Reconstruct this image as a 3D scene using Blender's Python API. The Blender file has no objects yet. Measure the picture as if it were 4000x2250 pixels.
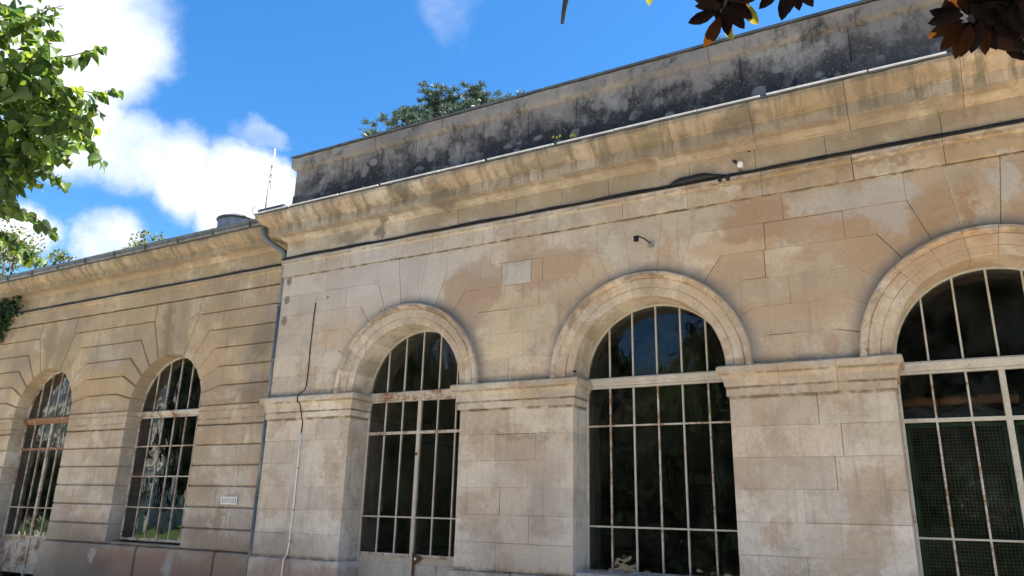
import bpy, math, random
import numpy as np
from mathutils import Vector, Matrix

random.seed(7)
rng = np.random.default_rng(7)
scene = bpy.context.scene
COL = scene.collection

# ------------------------------------------------------------------ camera
cam_data = bpy.data.cameras.new('camera')
cam_data.sensor_width = 36.0
cam_data.lens = 26.19
cam_data.clip_start = 0.05
cam_data.clip_end = 2000
cam = bpy.data.objects.new('camera', cam_data)
COL.objects.link(cam)
R_ = Vector((0.87461896, 0.484192, 0.02449051))
U_ = Vector((0.11946849, -0.26420871, 0.95703764))
D_ = Vector((-0.46986057, 0.83411742, 0.28892763))
cam.matrix_world = Matrix(((R_.x, U_.x, -D_.x, 0.0), (R_.y, U_.y, -D_.y, -9.0), (R_.z, U_.z, -D_.z, 1.6), (0, 0, 0, 1)))
scene.camera = cam

# ------------------------------------------------------------------ light
SUN_EL = math.radians(60)
SUN_AZ = math.radians(62)          # from +y towards +x
sun_dir = Vector((math.sin(SUN_AZ) * math.cos(SUN_EL), math.cos(SUN_AZ) * math.cos(SUN_EL), math.sin(SUN_EL)))
sun_data = bpy.data.lights.new('sun', 'SUN')
sun_data.energy = 5.0
sun_data.angle = math.radians(0.5)
sun_data.color = (1.0, 0.93, 0.82)
sun = bpy.data.objects.new('sun', sun_data)
COL.objects.link(sun)
sun.rotation_euler = (-sun_dir).to_track_quat('-Z', 'Y').to_euler()

scene.view_settings.view_transform = 'Standard'
scene.view_settings.look = 'None'
scene.view_settings.gamma = 1.0
scene.view_settings.use_curve_mapping = False
scene.view_settings.exposure = 2.18
scene.render.engine = 'CYCLES'
scene.cycles.max_bounces = 8
scene.cycles.diffuse_bounces = 4
scene.cycles.transparent_max_bounces = 16
scene.cycles.use_denoising = True
scene.cycles.sample_clamp_indirect = 6


class NG:
    """small helper to write node graphs"""
    def __init__(self, tree):
        self.t = tree
        self.t.nodes.clear()

    def n(self, typ, **kw):
        nd = self.t.nodes.new(typ)
        for k, v in kw.items():
            setattr(nd, k, v)
        return nd

    def set(self, sock, v):
        if hasattr(v, 'is_output'):
            self.t.links.new(v, sock)
        elif v is not None:
            if isinstance(v, (tuple, list)) and len(v) == 3 and sock.type == 'RGBA':
                v = (*v, 1.0)
            sock.default_value = v

    def m(self, op, a, b=None, c=None, clamp=False):
        nd = self.n('ShaderNodeMath', operation=op, use_clamp=clamp)
        self.set(nd.inputs[0], a)
        if b is not None:
            self.set(nd.inputs[1], b)
        if c is not None:
            self.set(nd.inputs[2], c)
        return nd.outputs[0]

    def v(self, op, a, b=None):
        nd = self.n('ShaderNodeVectorMath', operation=op)
        self.set(nd.inputs[0], a)
        if b is not None:
            self.set(nd.inputs[1], b)
        return nd.outputs['Value'] if op in ('LENGTH', 'DOT_PRODUCT', 'DISTANCE') else nd.outputs[0]

    def mix(self, fac, a, b, mode='MIX'):
        nd = self.n('ShaderNodeMix', data_type='RGBA', blend_type=mode)
        self.set(nd.inputs[0], fac)
        self.set(nd.inputs[6], a)
        self.set(nd.inputs[7], b)
        return nd.outputs[2]

    def ss(self, x, lo, hi, to0=0.0, to1=1.0, lin=False):
        nd = self.n('ShaderNodeMapRange', interpolation_type='LINEAR' if lin else 'SMOOTHSTEP')
        self.set(nd.inputs[0], x)
        nd.inputs[1].default_value = lo
        nd.inputs[2].default_value = hi
        nd.inputs[3].default_value = to0
        nd.inputs[4].default_value = to1
        return nd.outputs[0]

    def noise(self, vec, scale, detail=4, rough=0.55, dist=0.0, color=False):
        nd = self.n('ShaderNodeTexNoise')
        self.set(nd.inputs['Vector'], vec)
        nd.inputs['Scale'].default_value = scale
        nd.inputs['Detail'].default_value = detail
        nd.inputs['Roughness'].default_value = rough
        nd.inputs['Distortion'].default_value = dist
        return nd.outputs['Color'] if color else nd.outputs['Fac']

    def voro(self, vec, scale, feature='F1', out='Distance', rnd=1.0):
        nd = self.n('ShaderNodeTexVoronoi', feature=feature)
        self.set(nd.inputs['Vector'], vec)
        nd.inputs['Scale'].default_value = scale
        nd.inputs['Randomness'].default_value = rnd
        return nd.outputs[out]

    def sep(self, vec):
        nd = self.n('ShaderNodeSeparateXYZ')
        self.set(nd.inputs[0], vec)
        return nd.outputs[0], nd.outputs[1], nd.outputs[2]

    def blob(self, P, cx, cz, rx, rz, soft=0.45):
        a = self.v('SUBTRACT', P, (cx, 0.0, cz))
        b = self.v('MULTIPLY', a, (1.0 / rx, 0.0, 1.0 / rz))
        return self.ss(self.v('LENGTH', b), 1.0 + soft, 1.0 - soft)


# ------------------------------------------------------------------ sky
world = bpy.data.worlds.new('World')
scene.world = world
world.use_nodes = True
g = NG(world.node_tree)
sky = g.n('ShaderNodeTexSky', sky_type='NISHITA')
sky.sun_disc = False
sky.sun_elevation = SUN_EL
sky.sun_rotation = SUN_AZ
sky.air_density = 1.0
sky.dust_density = 0.25
sky.ozone_density = 3.5
tc = g.n('ShaderNodeTexCoord').outputs['Generated']
hsv = g.n('ShaderNodeHueSaturation')
hsv.inputs['Saturation'].default_value = 1.3
hsv.inputs['Value'].default_value = 1.0
g.set(hsv.inputs['Color'], sky.outputs[0])
# clouds: soft banks in fixed directions of the sky plus thin scattered ones everywhere
cw = g.v('ADD', tc, g.v('MULTIPLY', g.v('SUBTRACT', g.noise(tc, 5.0, 8, 0.62, color=True), (0.5, 0.5, 0.5)), (0.11, 0.11, 0.11)))
cwn = g.v('NORMALIZE', cw)
cloud = None
for (dx, dy, dz, rin, rout, wt) in [
        (-0.7805, 0.3664, 0.5065, 2.0, 8.0, 0.95), (-0.7636, 0.425, 0.4861, 1.0, 5.0, 1.0), (-0.812, 0.41, 0.415, 1.5, 5.0, 1.0),
        (-0.7925, 0.475, 0.390, 0.8, 3.8, 1.0), (-0.765, 0.525, 0.378, 1.0, 4.2, 1.0), (-0.7225, 0.5795, 0.3772, 1.0, 4.3, 1.0),
        (-0.700, 0.603, 0.384, 0.5, 3.0, 1.0), (-0.735, 0.575, 0.350, 1.0, 3.4, 1.0), (-0.6912, 0.5725, 0.4411, 0.2, 1.9, 0.42),
        (-0.704, 0.563, 0.434, 0.1, 1.7, 0.36), (-0.680, 0.585, 0.4405, 0.1, 1.6, 0.40),
        (-0.8301, 0.4709, 0.2920, 0.4, 2.8, 0.9), (-0.8650, 0.405, 0.285, 0.5, 2.8, 0.9), (-0.4779, 0.6495, 0.5914, 0.2, 3.2, 0.42),
        (-0.46, 0.63, 0.625, 0.2, 3.8, 0.40),
        (0.3, -0.8, 0.5, 6, 22, 1.0), (-0.5, -0.75, 0.42, 5, 20, 1.0), (0.9, 0.1, 0.35, 5, 20, 0.9), (0.0, -0.3, 0.95, 2, 16, 0.7)]:
    L = math.sqrt(dx * dx + dy * dy + dz * dz)
    d = g.v('DOT_PRODUCT', cwn, (dx / L, dy / L, dz / L))
    mk = g.m('MULTIPLY', g.ss(d, math.cos(math.radians(rout)), math.cos(math.radians(rin))), wt)
    cloud = mk if cloud is None else g.m('MAXIMUM', cloud, mk)
cn = g.noise(g.v('MULTIPLY', tc, (1, 1, 1.6)), 7.0, 9, 0.6)
cl = g.m('ADD', cloud, g.m('MULTIPLY', g.m('SUBTRACT', cn, 0.5), 1.15))
clf = g.m('MULTIPLY', g.ss(cl, 0.10, 1.08), g.ss(cloud, 0.02, 0.22), clamp=True)
gen = g.m('MULTIPLY', g.ss(g.noise(g.v('MULTIPLY', tc, (1, 1, 2.2)), 2.3, 9, 0.58), 0.60, 0.75), 0.45)
clf = g.m('MAXIMUM', clf, g.m('MULTIPLY', gen, 0.35))
cshade = g.ss(g.m('ADD', g.noise(tc, 6.0, 7, 0.55), g.m('MULTIPLY', cl, 0.12)), 0.40, 0.68)
ccol = g.mix(cshade, (2.9, 3.5, 4.6), (4.8, 4.9, 5.05))
skyc = g.mix(clf, hsv.outputs[0], ccol)
bg = g.n('ShaderNodeBackground')
g.set(bg.inputs[0], skyc)
bg.inputs[1].default_value = 0.058
wo = g.n('ShaderNodeOutputWorld')
g.t.links.new(bg.outputs[0], wo.inputs[0])

# ------------------------------------------------------------------ materials
MATS = {}


def new_mat(name):
    m = bpy.data.materials.new(name)
    m.use_nodes = True
    MATS[name] = m
    return m, NG(m.node_tree)


def finish(g, col, rough=0.85, bump=None, bstr=0.3, bdist=0.02, metal=0.0, spec=0.3):
    b = g.n('ShaderNodeBsdfPrincipled')
    g.set(b.inputs['Base Color'], col)
    g.set(b.inputs['Roughness'], rough)
    g.set(b.inputs['Metallic'], metal)
    b.inputs['Specular IOR Level'].default_value = spec
    if bump is not None:
        bn = g.n('ShaderNodeBump')
        bn.inputs['Strength'].default_value = bstr
        bn.inputs['Distance'].default_value = bdist
        g.set(bn.inputs['Height'], bump)
        g.t.links.new(bn.outputs[0], b.inputs['Normal'])
    o = g.n('ShaderNodeOutputMaterial')
    g.t.links.new(b.outputs[0], o.inputs[0])
    return b


def simple(name, col, rough=0.6, metal=0.0, var=0.25, nscale=6.0, bstr=0.1):
    m, g = new_mat(name)
    P = g.n('ShaderNodeNewGeometry').outputs['Position']
    nz = g.noise(P, nscale, 6, 0.6)
    c = g.mix(g.ss(nz, 0.3, 0.7), tuple(x * (1 - var) for x in col), tuple(min(1, x * (1 + var)) for x in col))
    finish(g, c, rough, nz, bstr, 0.01, metal)
    return m


# blotches: (x, z, rx, rz, colour, strength, softness)
BL = [
    (0.1, 4.45, 0.7, 0.3, (0.42, 0.265, 0.14), 0.7, .2), (-1.9, 4.85, 0.5, 0.2, (0.44, 0.29, 0.165), 0.7, .2), (-3.9, 4.6, 0.4, 0.25, (0.46, 0.33, 0.21), 0.6, .2), (-0.9, 5.65, 0.9, 0.1, (0.40, 0.27, 0.15), 0.6, .2), (1.2, 5.6, 0.9, 0.15, (0.38, 0.24, 0.11), 0.7, .2),
    (-4.75, 2.2, 0.5, 0.3, (0.38, 0.33, 0.28), 0.5, .25), (-9.1, 2.1, 0.4, 0.4, (0.40, 0.36, 0.31), 0.5, .25),
    (-2.0, 4.5, 0.5, 0.2, (0.40, 0.265, 0.15), 0.6, .15), (-1.1, 4.0, 0.8, 0.16, (0.42, 0.29, 0.18), 0.6, .15), (-0.9, 3.6, 0.12, 0.09, (0.30, 0.19, 0.12), 0.7, .3),
    (-5.2, 3.9, 0.5, 0.2, (0.58, 0.47, 0.30), 0.6, .2), (-8.3, 4.3, 0.5, 0.3, (0.50, 0.37, 0.24), 0.6, .2), (-8.0, 4.75, 0.5, 0.15, (0.45, 0.34, 0.24), 0.5, .2),
    (-3.0, 1.0, 3.0, 0.1, (0.30, 0.26, 0.21), 0.4, .5), (-0.9, 1.35, 0.4, 0.25, (0.40, 0.34, 0.26), 0.6, .3), (-1.6, 2.0, 0.3, 0.4, (0.45, 0.39, 0.31), 0.5, .3),
    (-6.9, 6.33, 1.2, 0.06, (0.22, 0.17, 0.12), 0.6, .3), (-8.9, 6.35, 0.7, 0.08, (0.30, 0.25, 0.19), 0.6, .3), (-4.4, 6.45, 0.5, 0.1, (0.16, 0.13, 0.09), 0.7, .3), (-0.2, 6.45, 1.6, 0.07, (0.28, 0.19, 0.09), 0.7, .3),
    # pavilion: cool pale washes at the upper left, pink and tan stains to the right
    (-7.4, 5.15, 1.7, 0.55, (0.47, 0.45, 0.43), 0.75, .5),
    (-9.4, 4.9, 0.5, 1.1, (0.40, 0.37, 0.33), 0.45, .5),
    (-5.75, 4.62, 0.55, 0.42, (0.36, 0.245, 0.16), 0.9, .12),
    (-4.55, 4.98, 0.75, 0.30, (0.38, 0.255, 0.165), 0.85, .12),
    (-5.55, 5.0, 0.55, 0.2, (0.36, 0.27, 0.20), 0.6, .2),
    (-6.0, 4.2, 0.35, 0.35, (0.36, 0.28, 0.22), 0.55, .35),
    (-4.9, 4.25, 0.6, 0.35, (0.50, 0.40, 0.25), 0.5, .4),
    (-1.6, 5.18, 0.42, 0.30, (0.34, 0.20, 0.11), 0.85, .15),
    (-0.75, 5.0, 1.25, 0.16, (0.38, 0.25, 0.155), 0.9, .10),
    (-0.35, 4.72, 0.75, 0.26, (0.38, 0.25, 0.145), 0.85, .12),
    (-1.25, 4.35, 1.1, 0.35, (0.40, 0.29, 0.19), 0.55, .45),
    (-0.1, 5.12, 0.36, 0.30, (0.44, 0.40, 0.35), 0.8, .25),
    (-0.7, 5.22, 0.35, 0.20, (0.43, 0.39, 0.34), 0.7, .25),
    (0.35, 4.95, 0.28, 0.26, (0.33, 0.20, 0.10), 0.75, .3),
    (0.66, 4.88, 0.06, 0.36, (0.33, 0.165, 0.07), 0.8, .5),
    (1.35, 4.8, 0.45, 0.5, (0.36, 0.24, 0.14), 0.7, .4),
    (1.05, 5.2, 0.16, 0.22, (0.45, 0.42, 0.38), 0.7, .25),
    (-3.25, 5.1, 0.42, 0.35, (0.48, 0.42, 0.33), 0.6, .4),
    (-2.72, 4.95, 0.10, 0.35, (0.40, 0.27, 0.15), 0.7, .5),
    (-1.5, 3.75, 1.2, 0.25, (0.41, 0.31, 0.22), 0.45, .5),
    # piers
    (-4.55, 1.62, 0.28, 0.55, (0.27, 0.24, 0.21), 0.55, .5),
    (-5.45, 1.25, 0.30, 0.35, (0.30, 0.27, 0.24), 0.5, .5),
    (-4.3, 1.1, 0.55, 0.18, (0.52, 0.48, 0.42), 0.7, .35),
    (-5.1, 1.75, 0.12, 0.5, (0.50, 0.46, 0.41), 0.6, .4),
    (-4.8, 1.45, 0.10, 0.55, (0.51, 0.46, 0.41), 0.6, .4),
    (-4.85, 2.58, 0.55, 0.05, (0.24, 0.20, 0.16), 0.7, .4),
    (-9.0, 1.0, 0.7, 0.22, (0.26, 0.22, 0.18), 0.65, .5),
    # cornice drips and frieze dirt
    (-6.85, 6.38, 0.16, 0.20, (0.06, 0.055, 0.05), 0.95, .5),
    (-6.25, 6.36, 0.20, 0.18, (0.05, 0.05, 0.05), 0.95, .5),
    (-2.95, 6.40, 0.16, 0.22, (0.12, 0.10, 0.05), 0.8, .5),
    (-1.72, 6.38, 0.24, 0.17, (0.07, 0.06, 0.05), 0.9, .5),
    (-8.2, 6.02, 0.45, 0.10, (0.12, 0.10, 0.09), 0.75, .5),
    (-7.55, 6.0, 0.07, 0.22, (0.05, 0.05, 0.05), 0.85, .5),
    (-5.9, 6.02, 0.8, 0.12, (0.24, 0.20, 0.13), 0.6, .5),
    (-3.6, 6.0, 0.9, 0.16, (0.26, 0.21, 0.14), 0.6, .5),
    (0.2, 6.05, 0.8, 0.14, (0.22, 0.16, 0.10), 0.6, .5),
    (-0.6, 5.70, 1.9, 0.05, (0.27, 0.18, 0.09), 0.8, .4),
    # wing
    (-12.95, 4.8, 0.17, 0.75, (0.17, 0.145, 0.09), 0.85, .6),
    (-12.45, 4.9, 0.22, 0.6, (0.22, 0.185, 0.13), 0.75, .6),
    (-16.95, 4.85, 0.18, 0.7, (0.19, 0.16, 0.09), 0.8, .6),
    (-16.35, 4.8, 0.3, 0.7, (0.24, 0.20, 0.12), 0.7, .6),
    (-14.7, 4.55, 0.9, 0.35, (0.25, 0.23, 0.20), 0.6, .5),
    (-18.2, 4.6, 0.7, 0.35, (0.24, 0.22, 0.17), 0.6, .5),
    (-14.6, 3.85, 1.2, 0.35, (0.46, 0.33, 0.18), 0.55, .5),
    (-10.25, 4.45, 0.34, 0.45, (0.09, 0.08, 0.075), 0.85, .5),
    (-10.3, 3.65, 0.42, 0.28, (0.13, 0.11, 0.09), 0.8, .5),
    (-10.15, 5.0, 0.3, 0.3, (0.26, 0.24, 0.22), 0.6, .5),
    (-14.6, 1.0, 1.0, 0.28, (0.20, 0.17, 0.15), 0.7, .5),
    (-11.3, 1.15, 0.28, 0.28, (0.20, 0.15, 0.11), 0.7, .5),
    (-10.85, 1.35, 0.07, 0.25, (0.20, 0.14, 0.09), 0.7, .5),
    (-10.6, 0.95, 0.8, 0.16, (0.20, 0.16, 0.14), 0.6, .5),
    (-17.5, 6.25, 3.5, 0.10, (0.24, 0.17, 0.10), 0.5, .6),
    (-13.1, 6.3, 0.5, 0.12, (0.16, 0.14, 0.12), 0.6, .6),
    (-18.6, 5.9, 0.6, 0.5, (0.10, 0.09, 0.06), 0.6, .6),
    # plinth: reddish stain with grey runs
    (-12.6, 0.45, 1.7, 0.36, (0.25, 0.115, 0.085), 0.85, .4),
    (-10.6, 0.5, 0.8, 0.35, (0.26, 0.13, 0.10), 0.75, .4),
    (-14.4, 0.5, 0.9, 0.5, (0.13, 0.115, 0.10), 0.8, .4),
    (-11.85, 0.6, 0.10, 0.25, (0.45, 0.43, 0.40), 0.9, .4),
    (-13.95, 0.62, 0.08, 0.12, (0.48, 0.46, 0.43), 0.9, .4),
    (-8.6, 0.6, 1.0, 0.3, (0.28, 0.17, 0.13), 0.6, .4),
    (-5.0, 0.6, 1.0, 0.3, (0.20, 0.16, 0.12), 0.7, .4),
]


def stone_mat(name, tintA, tintB, tintC, use_bl=True, lichen=False, value=1.0):
    m, g = new_mat(name)
    P = g.n('ShaderNodeNewGeometry').outputs['Position']
    x, y, z = g.sep(P)
    rnd = g.n('ShaderNodeObjectInfo').outputs['Random']
    warp = g.noise(P, 2.1, 9, 0.70, color=True)
    Pd = g.v('ADD', P, g.v('MULTIPLY', g.v('SUBTRACT', warp, (.5, .5, .5)), (1.05, 0.0, 0.85)))
    big = g.noise(P, 0.55, 6, 0.6)
    mid = g.noise(P, 2.4, 8, 0.65)
    fine = g.noise(P, 22, 6, 0.7)
    c = g.mix(g.ss(big, 0.36, 0.62), tintA, tintB)
    r2 = g.m('FRACT', g.m('MULTIPLY', rnd, 7.31))
    c = g.mix(g.m('MULTIPLY', g.ss(r2, 0.40, 1.0), 0.75), c, tintC)
    if use_bl:
        # warmer to the right and up, greyer near the foot
        rt = g.m('MULTIPLY', g.ss(g.m('ADD', x, g.m('MULTIPLY', mid, 4.0)), -5.0, 4.5), g.ss(z, 3.2, 5.2))
        c = g.mix(g.m('MULTIPLY', rt, 0.75), c, (0.455, 0.315, 0.185))
        um = g.m('MULTIPLY', g.ss(z, 3.2, 3.7), g.ss(z, 5.3, 4.6))
        c = g.mix(g.m('MULTIPLY', um, 0.45), c, (0.60, 0.475, 0.325))
        wn = g.m('MULTIPLY', g.ss(x, -9.6, -9.9), g.ss(g.m('ADD', z, mid), 3.0, 4.4))
        c = g.mix(g.m('MULTIPLY', wn, 0.75), c, (0.47, 0.35, 0.205))
        lo = g.ss(g.m('ADD', z, g.m('MULTIPLY', mid, 1.2)), 3.6, 1.8)
        c = g.mix(g.m('MULTIPLY', lo, 0.80), c, (0.60, 0.57, 0.52))
        ul = g.m('MULTIPLY', g.ss(g.m('ADD', x, g.m('MULTIPLY', mid, 2.5)), -3.8, -7.2), g.ss(x, -9.72, -9.66))
        c = g.mix(g.m('MULTIPLY', ul, 0.50), c, (0.56, 0.52, 0.46))
        wlo = g.m('MULTIPLY', g.ss(x, -9.6, -9.9), g.ss(z, 2.6, 1.0))
        c = g.mix(g.m('MULTIPLY', wlo, 0.5), c, (0.33, 0.285, 0.25))
    # per-stone brightness
    val = g.m('ADD', 0.86, g.m('MULTIPLY', rnd, 0.27))
    vm = g.n('ShaderNodeHueSaturation')
    g.set(vm.inputs['Value'], val)
    g.set(vm.inputs['Color'], c)
    c = vm.outputs[0]
    # mottling with crisp tide lines
    tide = g.ss(g.noise(Pd, 1.1, 9, 0.6), 0.50, 0.56)
    c = g.mix(g.m('MULTIPLY', tide, 0.50 if use_bl else 0.25), c, (0.40, 0.285, 0.185) if use_bl else (0.22, 0.19, 0.17))
    tide2 = g.ss(g.noise(g.v('ADD', Pd, (31.0, 5.0, 9.0)), 1.4, 9, 0.62), 0.56, 0.62)
    c = g.mix(g.m('MULTIPLY', tide2, 0.45 if use_bl else 0.2), c, (0.62, 0.57, 0.49))
    for_m = g.ss(mid, 0.42, 0.72)
    c = g.mix(g.m('MULTIPLY', for_m, 0.42), c, (0.22, 0.18, 0.14))
    c = g.mix(g.m('MULTIPLY', g.ss(g.noise(P, 5.5, 6, 0.7), 0.50, 0.72), 0.30), c, (0.24, 0.20, 0.165))
    # rain streaks
    st = g.noise(g.v('MULTIPLY', P, (7.0, 7.0, 0.55)), 1.6, 7, 0.7)
    c = g.mix(g.m('MULTIPLY', g.ss(st, 0.50, 0.74), 0.42), c, (0.17, 0.145, 0.11))
    if use_bl:
        for (bx, bz, rx, rz, bc, bs, so) in BL:
            k = g.m('MULTIPLY', g.blob(Pd, bx, bz, rx, rz, so), bs)
            c = g.mix(g.m('MULTIPLY', k, 0.82), c, bc)
    if use_bl:
        # soot caught on the arch rings, shade painted just above them, grime along ledges
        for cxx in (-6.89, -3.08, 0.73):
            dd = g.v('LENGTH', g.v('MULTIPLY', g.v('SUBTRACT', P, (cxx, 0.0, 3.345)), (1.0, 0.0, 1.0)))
            up_ = g.ss(z, 3.5, 4.3)
            band = g.m('MULTIPLY', g.ss(dd, 1.22, 1.255), g.ss(dd, 1.31, 1.285))
            k = g.m('MULTIPLY', g.m('MULTIPLY', band, up_), g.ss(g.noise(P, 3.3, 6, 0.65), 0.40, 0.62))
            c = g.mix(g.m('MULTIPLY', k, 0.7), c, (0.15, 0.115, 0.08))
            halo_shade = g.m('MULTIPLY', g.ss(dd, 1.325, 1.335), g.ss(g.m('ADD', dd, g.m('MULTIPLY', mid, -0.16)), 1.44, 1.27))  # soft shade above each moulding, put into the stone colour
            halo_shade = g.m('MULTIPLY', halo_shade, g.ss(z, 3.34, 3.352))
            c = g.mix(g.m('MULTIPLY', halo_shade, 0.50), c, (0.17, 0.165, 0.165))
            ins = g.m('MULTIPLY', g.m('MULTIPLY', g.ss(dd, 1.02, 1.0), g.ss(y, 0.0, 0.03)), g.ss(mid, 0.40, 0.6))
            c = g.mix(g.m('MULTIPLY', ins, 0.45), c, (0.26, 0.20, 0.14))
        for (lz, lw, ls) in ((5.468, 0.022, 0.8), (2.976, 0.030, 0.8), (3.088, 0.022, 0.7), (3.243, 0.020, 0.6), (3.40, 0.06, 0.38), (0.865, 0.045, 0.65), (5.735, 0.022, 0.45), (6.222, 0.02, 0.5)):  # the wide line above the imposts is painted shade, the others grime
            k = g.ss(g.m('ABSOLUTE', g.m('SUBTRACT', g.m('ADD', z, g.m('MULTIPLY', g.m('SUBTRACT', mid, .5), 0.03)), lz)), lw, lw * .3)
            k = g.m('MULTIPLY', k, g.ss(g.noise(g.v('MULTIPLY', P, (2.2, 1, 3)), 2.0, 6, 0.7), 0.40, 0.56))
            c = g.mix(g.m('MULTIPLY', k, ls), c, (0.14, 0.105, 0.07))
        # damp streaks down the cornice
        k = g.m('MULTIPLY', g.m('MULTIPLY', g.ss(z, 6.15, 6.3), g.ss(g.noise(g.v('MULTIPLY', P, (3.2, 0.6, 0.5)), 1.9, 7, 0.72), 0.45, 0.62)), 0.82)
        cg = g.m('MULTIPLY', g.ss(z, 5.80, 6.0), g.ss(g.noise(Pd, 1.3, 7, 0.68), 0.40, 0.62))
        c = g.mix(g.m('MULTIPLY', cg, 0.55), c, (0.27, 0.225, 0.16))
        wg = g.m('MULTIPLY', g.ss(x, -9.69, -9.72), g.ss(g.noise(Pd, 0.9, 7, 0.66), 0.38, 0.62))
        c = g.mix(g.m('MULTIPLY', wg, 0.50), c, (0.25, 0.205, 0.14))
        c = g.mix(k, c, (0.17, 0.14, 0.095))
    hts = g.m('ADD', g.m('MULTIPLY', fine, 0.4), g.m('MULTIPLY', mid, 0.6))
    if lichen:
        # black lichen crust low on the parapet and pale rosettes growing in it
        zz = g.ss(z, 7.85, 6.70)
        xx = g.m('MULTIPLY', g.ss(x, -11.5, -8.8), g.ss(x, 2.4, -1.2, 0.5, 1.0))
        ln = g.noise(Pd, 1.5, 8, 0.66)
        ln2 = g.noise(g.v('MULTIPLY', P, (2.0, 1.0, 0.8)), 5.5, 8, 0.7)
        a = g.m('ADD', g.m('MULTIPLY', zz, 0.50), g.m('ADD', g.m('MULTIPLY', g.m('SUBTRACT', ln, .5), 2.5), g.m('MULTIPLY', g.m('SUBTRACT', ln2, .5), 1.0)))
        blk = g.m('MULTIPLY', g.ss(a, -0.10, 0.52), xx)
        c = g.mix(g.m('MULTIPLY', blk, 0.95), c, (0.022, 0.025, 0.033))
        # rosettes
        vd = g.voro(g.v('ADD', P, g.v('MULTIPLY', warp, (0.3, 0.1, 0.3))), 4.2)
        vr = g.voro(g.v('ADD', P, g.v('MULTIPLY', warp, (0.3, 0.1, 0.3))), 4.2, out='Color')
        rr = g.sep(vr)[0]
        ros = g.m('MULTIPLY', g.ss(vd, 0.40, 0.26), g.ss(rr, 0.36, 0.46))
        ros = g.m('MULTIPLY', ros, g.ss(a, 0.05, 0.3))
        ros = g.m('MULTIPLY', ros, g.ss(g.noise(P, 1.1, 3), 0.38, 0.5))
        c = g.mix(g.m('MULTIPLY', ros, 0.85), c, (0.26, 0.26, 0.255))
        vd2 = g.voro(P, 19)
        ros2 = g.m('MULTIPLY', g.ss(vd2, 0.30, 0.15), g.ss(a, 0.15, 0.4))
        c = g.mix(g.m('MULTIPLY', ros2, g.ss(ln2, 0.46, 0.60)), c, (0.22, 0.22, 0.21))
        pass
    # pits and specks
    pit = g.ss(g.voro(g.v('MULTIPLY', P, (1, 1, 1.5)), 13), 0.15, 0.05)
    pit = g.m('MULTIPLY', pit, g.ss(g.noise(P, 3.1, 6, 0.7), 0.49, 0.60))
    c = g.mix(g.m('MULTIPLY', pit, 0.75), c, (0.08, 0.06, 0.05))
    c = g.mix(g.m('MULTIPLY', g.ss(fine, 0.35, 0.70), 0.20), c, (0.20, 0.165, 0.13))
    sc_ = hts
    finish(g, c, 0.92, sc_, 0.55, 0.02, spec=0.2)
    return m


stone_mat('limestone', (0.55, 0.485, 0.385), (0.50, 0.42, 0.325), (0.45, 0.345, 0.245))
stone_mat('parapet_stone', (0.33, 0.315, 0.30), (0.25, 0.24, 0.24), (0.32, 0.285, 0.265), use_bl=False, lichen=True)
stone_mat('pale_stone', (0.56, 0.52, 0.45), (0.52, 0.48, 0.42), (0.54, 0.49, 0.42), use_bl=False)
simple('mortar', (0.20, 0.17, 0.14), 0.95)
simple('zinc', (0.12, 0.13, 0.135), 0.45, 0.3, 0.3)
simple('zinc_pipe', (0.13, 0.155, 0.18), 0.5, 0.2, 0.2)
simple('bright_zinc', (0.62, 0.62, 0.62), 0.55, 0.3, 0.12)
simple('black_cable', (0.012, 0.013, 0.016), 0.5)
simple('white_plastic', (0.72, 0.71, 0.68), 0.5, 0, 0.08)
simple('grey_metal', (0.25, 0.25, 0.25), 0.5, 0.4)
simple('rust_brown', (0.10, 0.045, 0.02), 0.8)
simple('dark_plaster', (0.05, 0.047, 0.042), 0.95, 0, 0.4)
simple('green_paint', (0.03, 0.085, 0.045), 0.5)
simple('wire', (0.16, 0.19, 0.16), 0.5, 0.5)
simple('paper', (0.62, 0.70, 0.72), 0.8, 0, 0.05)
simple('cream_strip', (0.55, 0.45, 0.36), 0.7, 0, 0.1)
simple('terracotta', (0.20, 0.085, 0.05), 0.8)
simple('grey_cloth', (0.12, 0.125, 0.14), 0.9, 0, 0.5, 14)
simple('dark_twig', (0.02, 0.017, 0.018), 0.8)
simple('bark', (0.09, 0.07, 0.05), 0.9, 0, 0.5, 18, 0.6)
simple('roof_slate', (0.10, 0.11, 0.13), 0.6)
simple('cream_render', (0.82, 0.75, 0.62), 0.9, 0, 0.1, 1.5)
simple('yellow_petal', (0.75, 0.65, 0.04), 0.7)
simple('dark_hole', (0.01, 0.01, 0.01), 0.9)


def paint_mat(name, rust):
    m, g = new_mat(name)
    P = g.n('ShaderNodeNewGeometry').outputs['Position']
    nz = g.noise(P, 5.0, 8, 0.7)
    nf = g.noise(g.v('MULTIPLY', P, (1, 1, 1.8)), 30.0, 6, 0.7)
    c = g.mix(g.ss(nz, 0.35, 0.7), (0.52, 0.49, 0.43), (0.42, 0.38, 0.31))
    c = g.mix(g.m('MULTIPLY', g.ss(nf, 0.45, 0.7), 0.5), c, (0.25, 0.21, 0.16))
    a = g.m('ADD', g.m('MULTIPLY', nz, 0.6), g.m('MULTIPLY', nf, 0.4))
    r = g.ss(a, 0.62 - 0.28 * rust, 0.70 - 0.22 * rust)
    rc = g.mix(nf, (0.07, 0.03, 0.015), (0.33, 0.14, 0.045))
    c = g.mix(g.m('MULTIPLY', r, 0.92), c, rc)
    finish(g, c, 0.6, g.m('ADD', nf, g.m('MULTIPLY', r, -0.5)), 0.35, 0.004)
    return m


paint_mat('cream_paint', 0.12)
paint_mat('worn_paint', 0.52)
paint_mat('rusty_paint', 1.0)

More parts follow.
